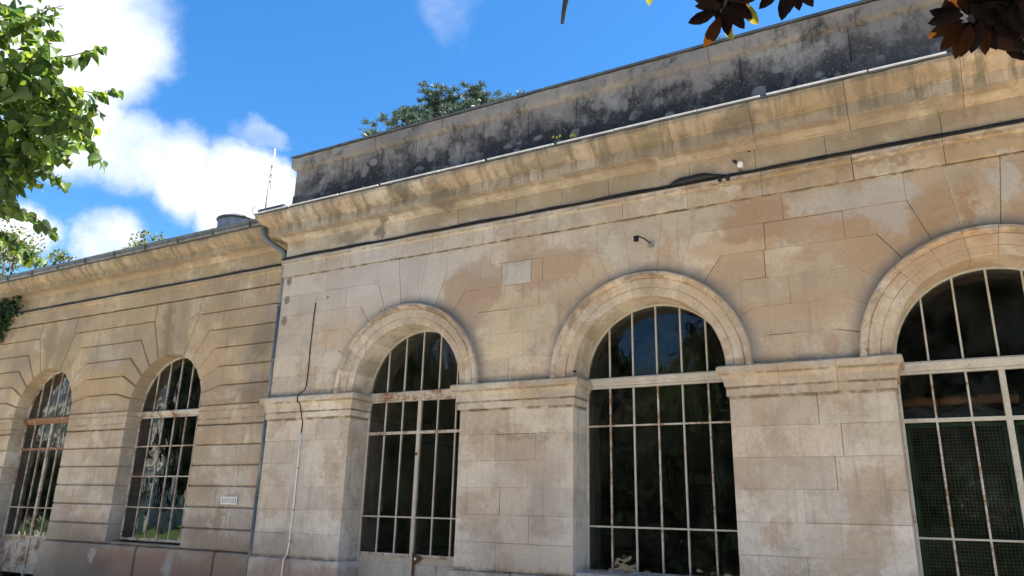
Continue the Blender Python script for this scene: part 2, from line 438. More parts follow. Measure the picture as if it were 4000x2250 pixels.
# old window glass: wavy, partly mirrors the garden, dark room behind it
for GN, IOR in (('glass', 1.36), ('mirror_glass', 2.0)):
  m, g = new_mat(GN)
  P = g.n('ShaderNodeNewGeometry').outputs['Position']
  oi = g.n('ShaderNodeObjectInfo').outputs['Random']
  Pp = g.v('ADD', P, g.v('MULTIPLY', (1.0, 1.0, 1.0), (0, 0, 0)))
  sh = g.n('ShaderNodeCombineXYZ')
  g.set(sh.inputs[0], g.m('MULTIPLY', oi, 37.0))
  Pp = g.v('ADD', P, sh.outputs[0])
  wv = g.m('ADD', g.noise(g.v('MULTIPLY', Pp, (1, 1, 0.5)), 3.0, 2, 0.4), g.m('MULTIPLY', g.noise(Pp, 11.0, 2, 0.4), 0.10))
  bn = g.n('ShaderNodeBump')
  bn.inputs['Strength'].default_value = 0.35
  bn.inputs['Distance'].default_value = 0.02
  g.set(bn.inputs['Height'], wv)
  gl = g.n('ShaderNodeBsdfGlossy')
  gl.inputs['Color'].default_value = (0.95, 0.97, 1.0, 1)
  gl.inputs['Roughness'].default_value = 0.015
  g.t.links.new(bn.outputs[0], gl.inputs['Normal'])
  tr = g.n('ShaderNodeBsdfTransparent')
  tr.inputs[0].default_value = (0.80, 0.83, 0.80, 1)
  df = g.n('ShaderNodeBsdfDiffuse')
  df.inputs[0].default_value = (0.22, 0.21, 0.19, 1)
  fr = g.n('ShaderNodeFresnel')
  fr.inputs[0].default_value = IOR
  mx = g.n('ShaderNodeMixShader')
  g.t.links.new(fr.outputs[0], mx.inputs[0])
  g.t.links.new(tr.outputs[0], mx.inputs[1])
  g.t.links.new(gl.outputs[0], mx.inputs[2])
  mx2 = g.n('ShaderNodeMixShader')
  g.set(mx2.inputs[0], g.m('MULTIPLY', g.ss(g.noise(P, 3.5, 7, 0.7), 0.35, 0.75), 0.05))
  g.t.links.new(mx.outputs[0], mx2.inputs[1])
  g.t.links.new(df.outputs[0], mx2.inputs[2])
  o = g.n('ShaderNodeOutputMaterial')
  g.t.links.new(mx2.outputs[0], o.inputs[0])


def leaf_mat(name, c1, c2, t1, t2, tf=0.5, rough=0.45, gloss=0.3):
    m, g = new_mat(name)
    geo = g.n('ShaderNodeNewGeometry')
    r = g.m('FRACT', g.m('ADD', geo.outputs['Random Per Island'], g.n('ShaderNodeObjectInfo').outputs['Random']))
    c = g.mix(r, c1, c2)
    t = g.mix(g.m('POWER', g.m('FRACT', g.m('MULTIPLY', r, 5.7)), 1.6), t1, t2)
    p = g.n('ShaderNodeBsdfPrincipled')
    g.set(p.inputs['Base Color'], c)
    p.inputs['Roughness'].default_value = rough
    p.inputs['Specular IOR Level'].default_value = gloss
    tl = g.n('ShaderNodeBsdfTranslucent')
    g.set(tl.inputs[0], t)
    mx = g.n('ShaderNodeMixShader')
    mx.inputs[0].default_value = tf
    g.t.links.new(p.outputs[0], mx.inputs[1])
    g.t.links.new(tl.outputs[0], mx.inputs[2])
    o = g.n('ShaderNodeOutputMaterial')
    g.t.links.new(mx.outputs[0], o.inputs[0])
    return m


leaf_mat('lime_leaf', (0.03, 0.065, 0.028), (0.09, 0.15, 0.04), (0.05, 0.12, 0.02), (0.38, 0.50, 0.04), 0.46)
leaf_mat('far_leaf', (0.06, 0.09, 0.03), (0.13, 0.14, 0.05), (0.12, 0.18, 0.04), (0.28, 0.24, 0.07), 0.4)
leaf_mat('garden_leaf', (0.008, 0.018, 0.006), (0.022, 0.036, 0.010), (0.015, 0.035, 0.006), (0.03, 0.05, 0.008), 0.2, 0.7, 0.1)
leaf_mat('cedar_needle', (0.05, 0.08, 0.065), (0.14, 0.18, 0.16), (0.06, 0.09, 0.05), (0.08, 0.12, 0.07), 0.25)
leaf_mat('ivy_leaf', (0.015, 0.035, 0.012), (0.03, 0.06, 0.015), (0.03, 0.08, 0.01), (0.08, 0.12, 0.02), 0.3)
leaf_mat('magnolia_underside', (0.003, 0.002, 0.002), (0.006, 0.003, 0.003), (0.003, 0.001, 0.001), (0.010, 0.003, 0.001), 0.2, 0.7, 0.06)
leaf_mat('magnolia_rust', (0.012, 0.005, 0.003), (0.02, 0.008, 0.004), (0.05, 0.014, 0.003), (0.15, 0.05, 0.004), 0.5, 0.7, 0.06)
leaf_mat('magnolia_yellow', (0.10, 0.10, 0.02), (0.12, 0.11, 0.02), (0.24, 0.24, 0.025), (0.27, 0.23, 0.025), 0.55)

m, g = new_mat('gravel')
P = g.n('ShaderNodeNewGeometry').outputs['Position']
c = g.mix(g.noise(P, 0.8, 6, 0.6), (0.55, 0.505, 0.44), (0.49, 0.45, 0.39))
c = g.mix(g.ss(g.voro(P, 60), 0.0, 0.7), c, (0.42, 0.38, 0.32))
finish(g, c, 0.95, g.voro(P, 60), 0.4, 0.02)
m, g = new_mat('grass')
P = g.n('ShaderNodeNewGeometry').outputs['Position']
c = g.mix(g.noise(P, 3.0, 8, 0.7), (0.045, 0.085, 0.02), (0.09, 0.13, 0.035))
finish(g, c, 0.95, g.noise(P, 50, 3), 0.6, 0.05)

# ------------------------------------------------------------------ mesh helpers


def mesh_obj(name, verts, faces, mat, parent=None, smooth=False):
    me = bpy.data.meshes.new(name)
    off = Vector((0, 0, 0))
    if parent is not None:
        off = world_loc(parent)
    me.from_pydata([(v[0] - off.x, v[1] - off.y, v[2] - off.z) for v in verts], [], faces)
    if mat:
        me.materials.append(MATS[mat])
    if smooth:
        me.polygons.foreach_set('use_smooth', [True] * len(me.polygons))
    me.update()
    o = bpy.data.objects.new(name, me)
    COL.objects.link(o)
    if parent is not None:
        o.parent = parent
    return o


def world_loc(o):
    l = Vector(o.location)
    while o.parent is not None:
        o = o.parent
        l += Vector(o.location)
    return l


def thing(name, label, cat, loc=(0, 0, 0), group=None):
    o = bpy.data.objects.new(name, None)
    o.empty_display_size = 0.3
    COL.objects.link(o)
    o.location = loc
    return tag(o, label, cat, group)


def tag(o, label, cat, group=None):
    o['label'] = label
    o['category'] = cat
    if group:
        o['group'] = group
    return o


def node_part(name, parent, loc):
    o = bpy.data.objects.new(name, None)
    o.empty_display_size = 0.2
    COL.objects.link(o)
    o.parent = parent
    o.location = Vector(loc) - world_loc(parent)
    return o


def box_vf(x0, x1, y0, y1, z0, z1):
    v = [(x0, y0, z0), (x1, y0, z0), (x1, y1, z0), (x0, y1, z0), (x0, y0, z1), (x1, y0, z1), (x1, y1, z1), (x0, y1, z1)]
    f = [(0, 3, 2, 1), (4, 5, 6, 7), (0, 1, 5, 4), (1, 2, 6, 5), (2, 3, 7, 6), (3, 0, 4, 7)]
    return v, f


def bevel_box(x0, x1, y0, y1, z0, z1, b=0.006):
    """box with chamfered front (-y) edges"""
    v = [(x0 + b, y0, z0 + b), (x1 - b, y0, z0 + b), (x1 - b, y0, z1 - b), (x0 + b, y0, z1 - b),
         (x0, y0 + b, z0), (x1, y0 + b, z0), (x1, y0 + b, z1), (x0, y0 + b, z1),
         (x0, y1, z0), (x1, y1, z0), (x1, y1, z1), (x0, y1, z1)]
    f = [(0, 1, 2, 3)]
    for a in (0, 4):
        for i in range(4):
            j = (i + 1) % 4
            f.append((a + i, a + 4 + i, a + 4 + j, a + j))
    f.append((11, 10, 9, 8))
    return v, f


class Acc:
    def __init__(self):
        self.v, self.f = [], []

    def add(self, vf):
        n = len(self.v)
        self.v += list(vf[0])
        self.f += [tuple(i + n for i in q) for q in vf[1]]
        return self

    def box(self, *a):
        return self.add(box_vf(*a))

    def obj(self, name, mat, parent=None, smooth=False):
        return mesh_obj(name, self.v, self.f, mat, parent, smooth)


def tube_vf(pts, rad, seg=8, cap=True):
    pts = [Vector(p) for p in pts]
    n = len(pts)
    rads = rad if isinstance(rad, (list, tuple)) else [rad] * n
    V, F = [], []
    prev = None
    for i, p in enumerate(pts):
        t = (pts[min(i + 1, n - 1)] - pts[max(i - 1, 0)]).normalized()
        if prev is None:
            a = Vector((0, 0, 1)) if abs(t.z) < 0.9 else Vector((1, 0, 0))
            u = t.cross(a).normalized()
        else:
            u = (prev - t * prev.dot(t)).normalized()
        prev = u
        w = t.cross(u)
        for k in range(seg):
            an = 2 * math.pi * k / seg
            V.append(tuple(p + (u * math.cos(an) + w * math.sin(an)) * rads[i]))
    for i in range(n - 1):
        for k in range(seg):
            k2 = (k + 1) % seg
            F.append((i * seg + k, i * seg + k2, (i + 1) * seg + k2, (i + 1) * seg + k))
    if cap:
        F.append(tuple(range(seg - 1, -1, -1)))
        F.append(tuple((n - 1) * seg + k for k in range(seg)))
    return V, F


def inset(poly, d):
    """inset a CCW polygon by a distance per edge (edge i runs from vertex i to i+1)"""
    n = len(poly)
    out = []
    for i in range(n):
        p0, p1, p2 = poly[i - 1], poly[i], poly[(i + 1) % n]
        e1 = (p1[0] - p0[0], p1[1] - p0[1])
        e2 = (p2[0] - p1[0], p2[1] - p1[1])
        l1, l2 = math.hypot(*e1), math.hypot(*e2)
        e1 = (e1[0] / l1, e1[1] / l1)
        e2 = (e2[0] / l2, e2[1] / l2)
        n1, n2 = (-e1[1], e1[0]), (-e2[1], e2[0])
        d1, d2 = d[i - 1], d[i]
        cr = e1[0] * e2[1] - e1[1] * e2[0]
        if abs(cr) < 0.2:
            out.append((p1[0] + (n1[0] * d1 + n2[0] * d2) / 2, p1[1] + (n1[1] * d1 + n2[1] * d2) / 2))
        else:
            a = (p1[0] + n1[0] * d1, p1[1] + n1[1] * d1)
            b = (p1[0] + n2[0] * d2, p1[1] + n2[1] * d2)
            t = ((b[0] - a[0]) * e2[1] - (b[1] - a[1]) * e2[0]) / cr
            out.append((a[0] + e1[0] * t, a[1] + e1[1] * t))
    return out


EDGE = {'f': (0.0, 0.0007),  # kind: (gap, extra front inset, chamfer depth)
    'j': (0.0008, 0.0022), 'w': (0.003, 0.0065), 'g': (0.003, 0.020), 'o': (0.0, 0.004), 'v': (0.001, 0.002), 'n': (0.0, 0.0)}


def stone(parent, poly, kinds, y0, y1, depth, mat='limestone', name='stone', step=0.11, rough=1.0, proud=0.0):
    """dressed block: polygon in the facade plane, worn chamfered arrises, solid back to y1"""
    P, K = [], []
    n = len(poly)
    kinds = [(random.choices(('w', 'f', 'j'), (0.13, 0.47, 0.40))[0] if k == 'j' else k) for k in kinds]
    if 'w' in kinds and depth < .006:
        depth = 0.009
    for i in range(n):
        a, b = poly[i], poly[(i + 1) % n]
        L = math.hypot(b[0] - a[0], b[1] - a[1])
        if L < 1e-5:
            continue
        k = max(1, int(round(L / step))) if kinds[i] != 'o' or L > 0.3 else 1
        for j in range(k):
            P.append((a[0] + (b[0] - a[0]) * j / k, a[1] + (b[1] - a[1]) * j / k))
            K.append(kinds[i])
    y0 = y0 - proud + random.uniform(-0.0015, 0.0015)
    ga = [EDGE[k][0] for k in K]
    fr = []
    for k in K:
        e = EDGE[k][1]
        chip = random.random() < 0.05 * rough
        fr.append(EDGE[k][0] + e * (1 + random.uniform(-0.35, 0.45) * rough) + (random.uniform(0.004, 0.012) if chip else 0))
    A = inset(P, ga)
    B = inset(P, fr)
    m = len(P)
    V = [(p[0], y0, p[1]) for p in B] + [(p[0], y0 + depth, p[1]) for p in A] + [(p[0], y1, p[1]) for p in A]
    F = [tuple(range(m))]
    for r in range(2):
        for i in range(m):
            j = (i + 1) % m
            F.append((r * m + i, (r + 1) * m + i, (r + 1) * m + j, r * m + j))
    F.append(tuple(2 * m + i for i in range(m - 1, -1, -1)))
    return mesh_obj(name, V, F, mat, parent)


def sweep(parent, name, prof, stations, mat='limestone', gap0=0.0015, gap1=0.0015, smooth=False):
    """extrude a closed profile [(p, z)...] along stations [(x, y, ox, oy)...]; p is the projection outwards"""
    V, F = [], []
    k = len(prof)
    st = [list(s) for s in stations]
    for idx, nb, gp in ((0, 1, gap0), (-1, -2, gap1)):
        dx, dy = st[nb][0] - st[idx][0], st[nb][1] - st[idx][1]
        L = math.hypot(dx, dy)
        st[idx][0] += dx / L * gp
        st[idx][1] += dy / L * gp
    for (x, y, ox, oy) in st:
        for (p, z) in prof:
            V.append((x + ox * p, y + oy * p, z))
    for i in range(len(st) - 1):
        for j in range(k):
            j2 = (j + 1) % k
            F.append((i * k + j, i * k + j2, (i + 1) * k + j2, (i + 1) * k + j))
    F.append(tuple(range(k - 1, -1, -1)))
    F.append(tuple((len(st) - 1) * k + j for j in range(k)))
    return mesh_obj(name, V, F, mat, parent)


# ------------------------------------------------------------------ ground
def structure(o):
    o['kind'] = 'structure'
    return o


structure(mesh_obj('ground', [(-400, -400, 0), (400, -400, 0), (400, 400, 0), (-400, 400, 0)], [(0, 1, 2, 3)], 'grass'))
structure(mesh_obj('gravel_path', [(-45, -12.7, 0.004), (30, -12.7, 0.004), (30, 0.3, 0.004), (-45, 0.3, 0.004)], [(0, 1, 2, 3)], 'gravel'))

# ------------------------------------------------------------------ facade grid
Z0, MOD = 0.86, 0.355
ZC = [Z0 + MOD * k for k in range(14)]           # course lines 0.86 ... 5.475
ZS = ZC[7]                                        # springing line 3.345
CORN = [(None, 0.0), (1.53, MOD), (1.40, 2 * MOD), (1.26, 3 * MOD), (1.01, 4 * MOD), (0.67, 5 * MOD)]
ZTOP = ZC[13]
pav = thing('stone_pavilion', 'tall limestone pavilion with moulded round arches and a black stained parapet', 'building', (-3.0, 4.0, 0.0))
wing = thing('side_wing', 'lower limestone wing with grooved courses and two narrow arched windows', 'building', (-17.0, 4.0, 0.0))


def arc_pts(cx, r, a0, a1, n):
    return [(cx + r * math.cos(a0 + (a1 - a0) * i / n), ZS + r * math.sin(a0 + (a1 - a0) * i / n)) for i in range(n + 1)]


def facade(parent, y0, y1, xL, xR, centers, r_open, r_face, hj, vj, depth, chips, impost, extra, proudf=None, split=1.35):
    """all wall stones of one facade. hj / vj: joint kinds of beds and of upright joints"""
    xs = [(c - r_open, c + r_open) for c in centers]
    # lower courses between the openings
    segs = []
    x = xL
    for (a, b) in xs:
        segs.append((x, a))
        x = b
    segs.append((x, xR))
    rows = range(0, 6 if impost else 7)

    def rect(xa, xb, za, zb, ka, kb, **kw):
        stone(parent, [(xa, za), (xb, za), (xb, zb), (xa, zb)], [hj, kb, hj, ka], y0, y1, depth, rough=chips, **kw)

    for k in rows:
        for si, (a, b) in enumerate(segs):
            w = b - a
            js = extra.get(('low', si, k))
            if js is None:
                n = max(1, int(round(w / 1.0)))
                js = []
                if n > 1:
                    for i in range(1, n):
                        sh = (0.22 if k % 2 else -0.22) + random.uniform(-0.07, 0.07)
                        js.append(a + w * i / n + sh * (w / n))
            js = [a] + list(js) + [b]
            for i in range(len(js) - 1):
                ka = 'o' if i == 0 else vj
                kb = 'o' if i == len(js) - 2 else vj
                rect(js[i], js[i + 1], ZC[k], ZC[k + 1], ka, kb)
    # arched zone
    A = []
    for (cx_, h) in CORN:
        if cx_ is None:
            A.append(0.0)
        else:
            A.append(math.atan2(h, cx_))
    ends = {}
    for ci, cx in enumerate(centers):
        for sgn in (1, -1):
            for j in range(5):
                cj = CORN[j][0] if j > 0 else r_face
                cj1 = CORN[j + 1][0]
                ext = 0.30 + 0.22 * ((j + ci) % 2) + random.uniform(-0.04, 0.06)
                far = max(cj, cj1) + ext
                # limit at the middle between arches / wall ends
                lim = (xR - cx) if sgn > 0 else (cx - xL)
                nb = ci + sgn
                if 0 <= nb < len(centers):
                    lim = abs(centers[nb] - cx) / 2
                forced = extra.get(('end', ci, sgn, j))
                if forced is not None:
                    far = forced
                elif lim - far < 0.32:
                    if 0 <= nb < len(centers):
                        off = 0.10 if j % 2 else -0.10
                        far = lim + off * sgn
                    else:
                        far = lim
                ends[(ci, sgn, j)] = cx + sgn * far
                na = 4
                arc = [(r_face * math.cos(A[j] + (A[j + 1] - A[j]) * i / na), r_face * math.sin(A[j] + (A[j + 1] - A[j]) * i / na)) for i in range(na + 1)]
                pts = [(far, 0 + MOD * j), (far, MOD * (j + 1)), (cj1, MOD * (j + 1))]
                kd = [vj, hj, hj if r_face < 1.2 else vj]
                pts += arc[::-1]
                kd += ['o'] * na
                if j > 0:
                    kd.append(hj if r_face < 1.2 else vj)
                    pts.append((cj, MOD * j))
                kd.append(hj)
                pts = [(cx + sgn * p[0], ZS + p[1]) for p in pts]
                if sgn < 0:
                    pts = pts[::-1]
                    kd = kd[::-1]
                    kd = kd[1:] + kd[:1]
                stone(parent, pts, kd, y0, y1, depth, rough=chips)
        # three key blocks
        b = 0.28
        top = ZTOP
        a5 = A[5]
        ab = math.atan2(2.1, b)
        for (a0, a1, pl, pr) in ((a5, ab, 'R', None), (ab, math.pi - ab, 'M', None), (math.pi - ab, math.pi - a5, 'L', None)):
            arc = arc_pts(cx, r_face, a0, a1, 4)[::-1]
            kv = vj if r_face > 1.2 else vj
            if pl == 'R':
                pts = [(cx + CORN[5][0], ZC[12]), (cx + CORN[5][0], top), (cx + b, top)] + arc
                kd = [hj, hj, kv] + ['o'] * 4 + [hj]
            elif pl == 'M':
                pts = [(cx + b, top), (cx - b, top)] + arc
                kd = [hj, kv] + ['o'] * 4 + [kv]
            else:
                pts = [(cx - b, top), (cx - CORN[5][0], top), (cx - CORN[5][0], ZC[12])] + arc
                kd = [hj, hj, hj] + ['o'] * 4 + [kv]
            stone(parent, pts, kd, y0, y1, depth, rough=chips)
    # stones filling the courses between the crossettes
    for j in range(6):
        bounds = []
        for ci, cx in enumerate(centers):
            if j < 5:
                bounds.append((ends[(ci, -1, j)], ends[(ci, 1, j)]))
            else:
                bounds.append((cx - CORN[5][0], cx + CORN[5][0]))
        x = xL
        gaps = []
        for (a, b2) in bounds:
            gaps.append((x, a))
            x = b2
        gaps.append((x, xR))
        for gi, (a, b2) in enumerate(gaps):
            w = b2 - a
            if w < 0.02:
                continue
            js = extra.get(('fill', gi, j))
            if js is None:
                n = max(1, int(round(w / split)))
                js = [a + w * i / n + random.uniform(-0.12, 0.12) for i in range(1, n)]
            js = [a] + [q for q in js if a + 0.1 < q < b2 - 0.1] + [b2]
            for i in range(len(js) - 1):
                special = extra.get('pale') and abs(js[i] - extra['pale'][0]) < 0.01 and j == extra['pale'][1]
                if special:
                    stone(parent, [(js[i], ZC[7 + j]), (js[i + 1], ZC[7 + j]), (js[i + 1], ZC[8 + j]), (js[i], ZC[8 + j])],
                          ['w', 'w', 'w', 'w'], y0, y1, depth, mat='pale_stone', rough=0.6, proud=0.004)['label'] = 'pale newer replacement block'
                else:
                    rect(js[i], js[i + 1], ZC[7 + j], ZC[8 + j], vj, vj)
    # mortar and rubble core behind the dressed blocks
    xs2 = [xL] + [(centers[i] + centers[i + 1]) / 2 for i in range(len(centers) - 1)] + [xR]
    for i, cx in enumerate(centers):
        a, b2 = xs2[i], xs2[i + 1]
        ro = r_open + 0.0
        arc = arc_pts(cx, ro, 0, math.pi, 20)
        poly = [(a, 0), (cx - ro, 0)] + arc[::-1] + [(cx + ro, 0), (b2, 0), (b2, 6.6), (a, 6.6)]
        m_ = len(poly)
        V = [(p[0], y1, p[1]) for p in poly] + [(p[0], y1 + 0.2, p[1]) for p in poly]
        F = [tuple(range(m_)), tuple(range(2 * m_ - 1, m_ - 1, -1))]
        for q in range(m_):
            q2 = (q + 1) % m_
            F.append((q, q + m_, q2 + m_, q2))
        mesh_obj('backing_wall', V, F, 'mortar', parent)


PC = [-6.89, -3.08, 0.73]
PXL, PXR = -9.70, 3.9
facade(pav, 0.0, 0.50, PXL, PXR, PC, 1.02, 1.30, 'j', 'j', 0.004, 1.0, True,
       {('fill', 1, 4): [-5.25, -4.76], 'pale': (-5.25, 4), ('fill', 1, 5): [-5.45, -4.51],
        ('low', 1, 5): [-5.06], ('low', 1, 4): [-5.28, -4.65], ('low', 2, 5): [-1.09], ('low', 2, 4): [-0.87]})
WC = [-20.74, -16.745, -12.74]
WXL, WXR = -24.5, -9.702
facade(wing, 0.20, 0.66, WXL, WXR, WC, 1.05, 1.05, 'g', 'v', 0.036, 0.5, False, {}, split=1.5)

# ------------------------------------------------------------------ plinths
def plinth(parent, y, xa, xb, p, n, ends):
    """battered foot course with a worn top edge"""
    prof = [(-0.45, 0.0), (p + 0.01, 0.0), (p, 0.78), (p - 0.02, 0.845), (0.0, Z0 - 0.002), (-0.45, Z0 - 0.002)]
    w = (xb - xa) / n
    for i in range(n):
        a = xa + w * i + (random.uniform(-.1, .1) if i else 0)
        b = xa + w * (i + 1)
        st = []
        if i == 0 and ends[0]:
            st += [(xa, y + 0.42, -1, 0), (xa, y, -1, -1)]
        else:
            st += [(a, y, 0, -1)]
        if i == n - 1 and ends[1]:
            st += [(xb, y, 1, -1), (xb, y + 0.42, 1, 0)]
        else:
            st += [(b, y, 0, -1)]
        sweep(parent, 'plinth_stone', [(max(q[0], -0.45 if len(st) == 2 else -0.05), q[1]) for q in prof], st)


plinth(pav, 0.0, PXL, PC[0] - 1.02, 0.05, 2, (0, 1))
plinth(pav, 0.0, PC[0] + 1.02, PC[1] - 1.02, 0.05, 2, (1, 0))
plinth(pav, 0.0, PC[1] + 1.02, PC[2] - 1.02, 0.05, 2, (0, 1))
plinth(pav, 0.0, PC[1] - 1.02, PC[1] + 1.02, 0.05, 2, (0, 0))
plinth(pav, 0.0, PC[2] + 1.02, PXR, 0.05, 2, (1, 0))
plinth(wing, 0.2, WC[1] + 1.05, WC[2] - 1.05, 0.06, 2, (1, 0))
plinth(wing, 0.2, WC[2] - 1.05, WC[2] + 1.05, 0.06, 2, (0, 0))
plinth(wing, 0.2, WC[2] + 1.05, WXR, 0.06, 2, (0, 0))
plinth(wing, 0.2, WXL, WC[1] - 1.05, 0.06, 5, (0, 1))

# ------------------------------------------------------------------ imposts (wrap into the reveals)
IMP = [(-0.04, 2.985), (0.022, 2.985), (0.030, 3.00), (0.030, 3.085), (0.020, 3.092), (0.045, 3.10), (0.050, 3.185), (0.060, 3.20), (0.075, 3.235),
       (0.105, 3.25), (0.112, 3.262), (0.112, 3.325), (0.095, 3.345), (-0.04, 3.348)]


def jit(prof, a=0.004):
    return [(p + (random.uniform(-a, a) if p > 0 else 0), z + (random.uniform(-a, a) * 0.6 if 0 < i < len(prof) - 1 else 0)) for i, (p, z) in enumerate(prof)]


def impost(xa, xb, left, right, cuts):
    cs = [xa] + cuts + [xb]
    for i in range(len(cs) - 1):
        st = []
        if i == 0 and left == 'reveal':
            st += [(xa, 0.44, -1, 0), (xa, 0.0, -1, -1)]
        elif i == 0 and left == 'corner':
            st += [(xa, 0.20, -1, 0), (xa, 0.0, -1, -1)]
        else:
            st += [(cs[i], 0.0, 0, -1)]
        if i == len(cs) - 2 and right == 'reveal':
            st += [(xb, 0.0, 1, -1), (xb, 0.44, 1, 0)]
        else:
            st += [(cs[i + 1], 0.0, 0, -1)]
        # split into short lengths with slightly uneven arrises
        st2 = [st[0]]
        for q in range(1, len(st)):
            a, b = st[q - 1], st[q]
            L = math.hypot(b[0] - a[0], b[1] - a[1])
            n = max(1, int(L / 0.09))
            for t in range(1, n):
                f = t / n
                if abs(a[1] - b[1]) < 1e-6:
                    st2.append((a[0] + (b[0] - a[0]) * f, a[1], 0, -1))
                else:
                    st2.append((a[0], a[1] + (b[1] - a[1]) * f, (-1 if b[2] < 0 or a[2] < 0 else 1), 0))
            st2.append(b)
        o = sweep(pav, 'impost_stone', jit(IMP), st2)
        me = o.data
        k = len(IMP)
        for vi, v in enumerate(me.vertices):
            pi = vi % k
            if 1 <= pi <= 12:
                s = vi // k
                if pi in (1, 2, 10, 11, 12, 5):
                    d = random.gauss(0, 0.0028) - (random.uniform(0.004, 0.014) if random.random() < 0.07 else 0)
                    sx = st2[s][2]
                    sy = st2[s][3]
                    v.co.x += sx * d
                    v.co.y += sy * d
                    v.co.z += random.gauss(0, 0.0018)


impost(PXL, PC[0] - 1.02, 'corner', 'reveal', [-8.95])
impost(PC[0] + 1.02, PC[1] - 1.02, 'reveal', 'reveal', [-5.47, -4.85])
impost(PC[1] + 1.02, PC[2] - 1.02, 'reveal', 'reveal', [-1.47, -0.85])
impost(PC[2] + 1.02, PXR, 'reveal', 'x', [2.4, 3.2])



# ------------------------------------------------------------------ archivolts
ARC = [  # (radius, y) cross-section of the moulded arch ring, closed
    (1.005, 0.44), (1.005, -0.028), (1.012, -0.034), (1.108, -0.038), (1.113, -0.030), (1.120, -0.056), (1.230, -0.062), (1.240, -0.052), (1.252, -0.066),
    (1.262, -0.094), (1.285, -0.108), (1.312, -0.104), (1.326, -0.085), (1.330, -0.03), (1.330, 0.05), (1.10, 0.44)]
for cx in PC:
    cuts = [0.0]
    nst = 11
    for i in range(1, nst):
        cuts.append(math.pi * i / nst + random.uniform(-0.03, 0.03))
    cuts.append(math.pi)
    for i in range(nst):
        a0, a1 = cuts[i] + (0.0013 if i else 0.0), cuts[i + 1] - (0.0013 if i < nst - 1 else 0)
        ns = 7
        V, F = [], []
        prof = [(r + (random.uniform(-.0025, .0025) if 1 < q < 14 else 0), y + (random.uniform(-.003, .003) if 1 < q < 14 else 0)) for q, (r, y) in enumerate(ARC)]
        k = len(prof)
        for s in range(ns + 1):
            a = a0 + (a1 - a0) * s / ns
            for q, (r, y) in enumerate(prof):
                w = (random.gauss(0, 0.003) - (random.uniform(.004, .012) if random.random() < .08 else 0)) if q in (9, 10, 11, 12) else (random.gauss(0, .001) if 1 < q < 9 else 0)
                V.append((cx + (r + w) * math.cos(a), y + w, ZS + (r + w) * math.sin(a) + (0.003 if False else 0)))
        for s in range(ns):
            for q in range(k):
                q2 = (q + 1) % k
                F.append((s * k + q, (s + 1) * k + q, (s + 1) * k + q2, s * k + q2))
        F.append(tuple(range(k)))
        F.append(tuple(ns * k + q for q in range(k - 1, -1, -1)))
        mesh_obj('voussoir', V, F, 'limestone', pav)

# ------------------------------------------------------------------ architrave, frieze, cornice, parapet
def run(parent, name, prof, y, xa, xb, avg, left_return=0.0, mat='limestone', seed=0, cuts=None, j=0.002, erode=True):
    r = random.Random(seed)
    if cuts is None:
        cuts = []
        x = xa + avg * r.uniform(0.6, 1.2)
        while x < xb - avg * 0.5:
            cuts.append(x)
            x += avg * r.uniform(0.75, 1.3)
    cs = [xa] + list(cuts) + [xb]
    for i in range(len(cs) - 1):
        pr = jit(prof, j)
        st = []
        if i == 0 and left_return > 0:
            st += [(xa, y + left_return, -1, 0), (xa, y, -1, -1)]
        else:
            st += [(cs[i], y, 0, -1)]
        st += [(cs[i + 1], y, 0, -1)]
        if len(st) == 3:
            pr = [(max(p, -0.02), z) for p, z in pr]
        a_, b_ = st[-2], st[-1]
        nn = max(1, int((b_[0] - a_[0]) / 0.10))
        st = st[:-1] + [(a_[0] + (b_[0] - a_[0]) * t / nn, y, 0, -1) for t in range(1, nn)] + [b_]
        o = sweep(parent, name, pr, st, mat, gap0=r.uniform(0.001, 0.004), gap1=r.uniform(0.001, 0.004))
        if erode:
            k = len(pr)
            wob = [r.gauss(0, .0025) for _ in st]
            for vi, v in enumerate(o.data.vertices):
                p_ = pr[vi % k][0]
                si = vi // k
                if p_ > 0.015:
                    d = r.gauss(0, 0.0018) + wob[si] * .7 - (r.uniform(0.004, 0.013) if r.random() < 0.05 else 0)
                    v.co.y -= d if st[si][3] else 0
                    v.co.x += st[si][2] * d
                    v.co.z += r.gauss(0, 0.0014)


ARCH_P = [(-0.5, ZTOP + 0.004), (0.020, ZTOP + 0.004), (0.026, ZTOP + 0.015), (0.028, 5.70), (0.045, 5.712), (0.055, 5.74), (0.055, 5.785), (0.04, 5.80), (-0.5, 5.80)]
run(pav, 'architrave_stone', ARCH_P, 0.0, PXL, PXR, 1.05, 0.2, cuts=[-8.18, -7.46, -6.5, -5.4, -4.5, -3.35, -2.45, -1.5, -0.45, 0.5, 1.7, 2.9])
run(pav, 'frieze_stone', [(-0.5, 5.802), (0.004, 5.802), (0.004, 6.128), (-0.5, 6.128)], 0.0, PXL, PXR, 0.95, 0.2, seed=3)
CORN_P = [(-0.3, 6.13), (0.010, 6.13), (0.022, 6.138), (0.030, 6.152), (0.050, 6.160), (0.075, 6.175), (0.090, 6.205), (0.100, 6.212), (0.200, 6.222), (0.226, 6.212),
          (0.240, 6.220), (0.244, 6.372), (0.256, 6.378), (0.262, 6.392), (0.290, 6.398), (0.318, 6.410), (0.352, 6.435), (0.392, 6.475), (0.425, 6.508), (0.436, 6.522), (0.440, 6.575), (-0.3, 6.60)]
run(pav, 'cornice_stone', CORN_P, 0.0, PXL, PXR, 1.0, 0.5, seed=11, j=0.003)
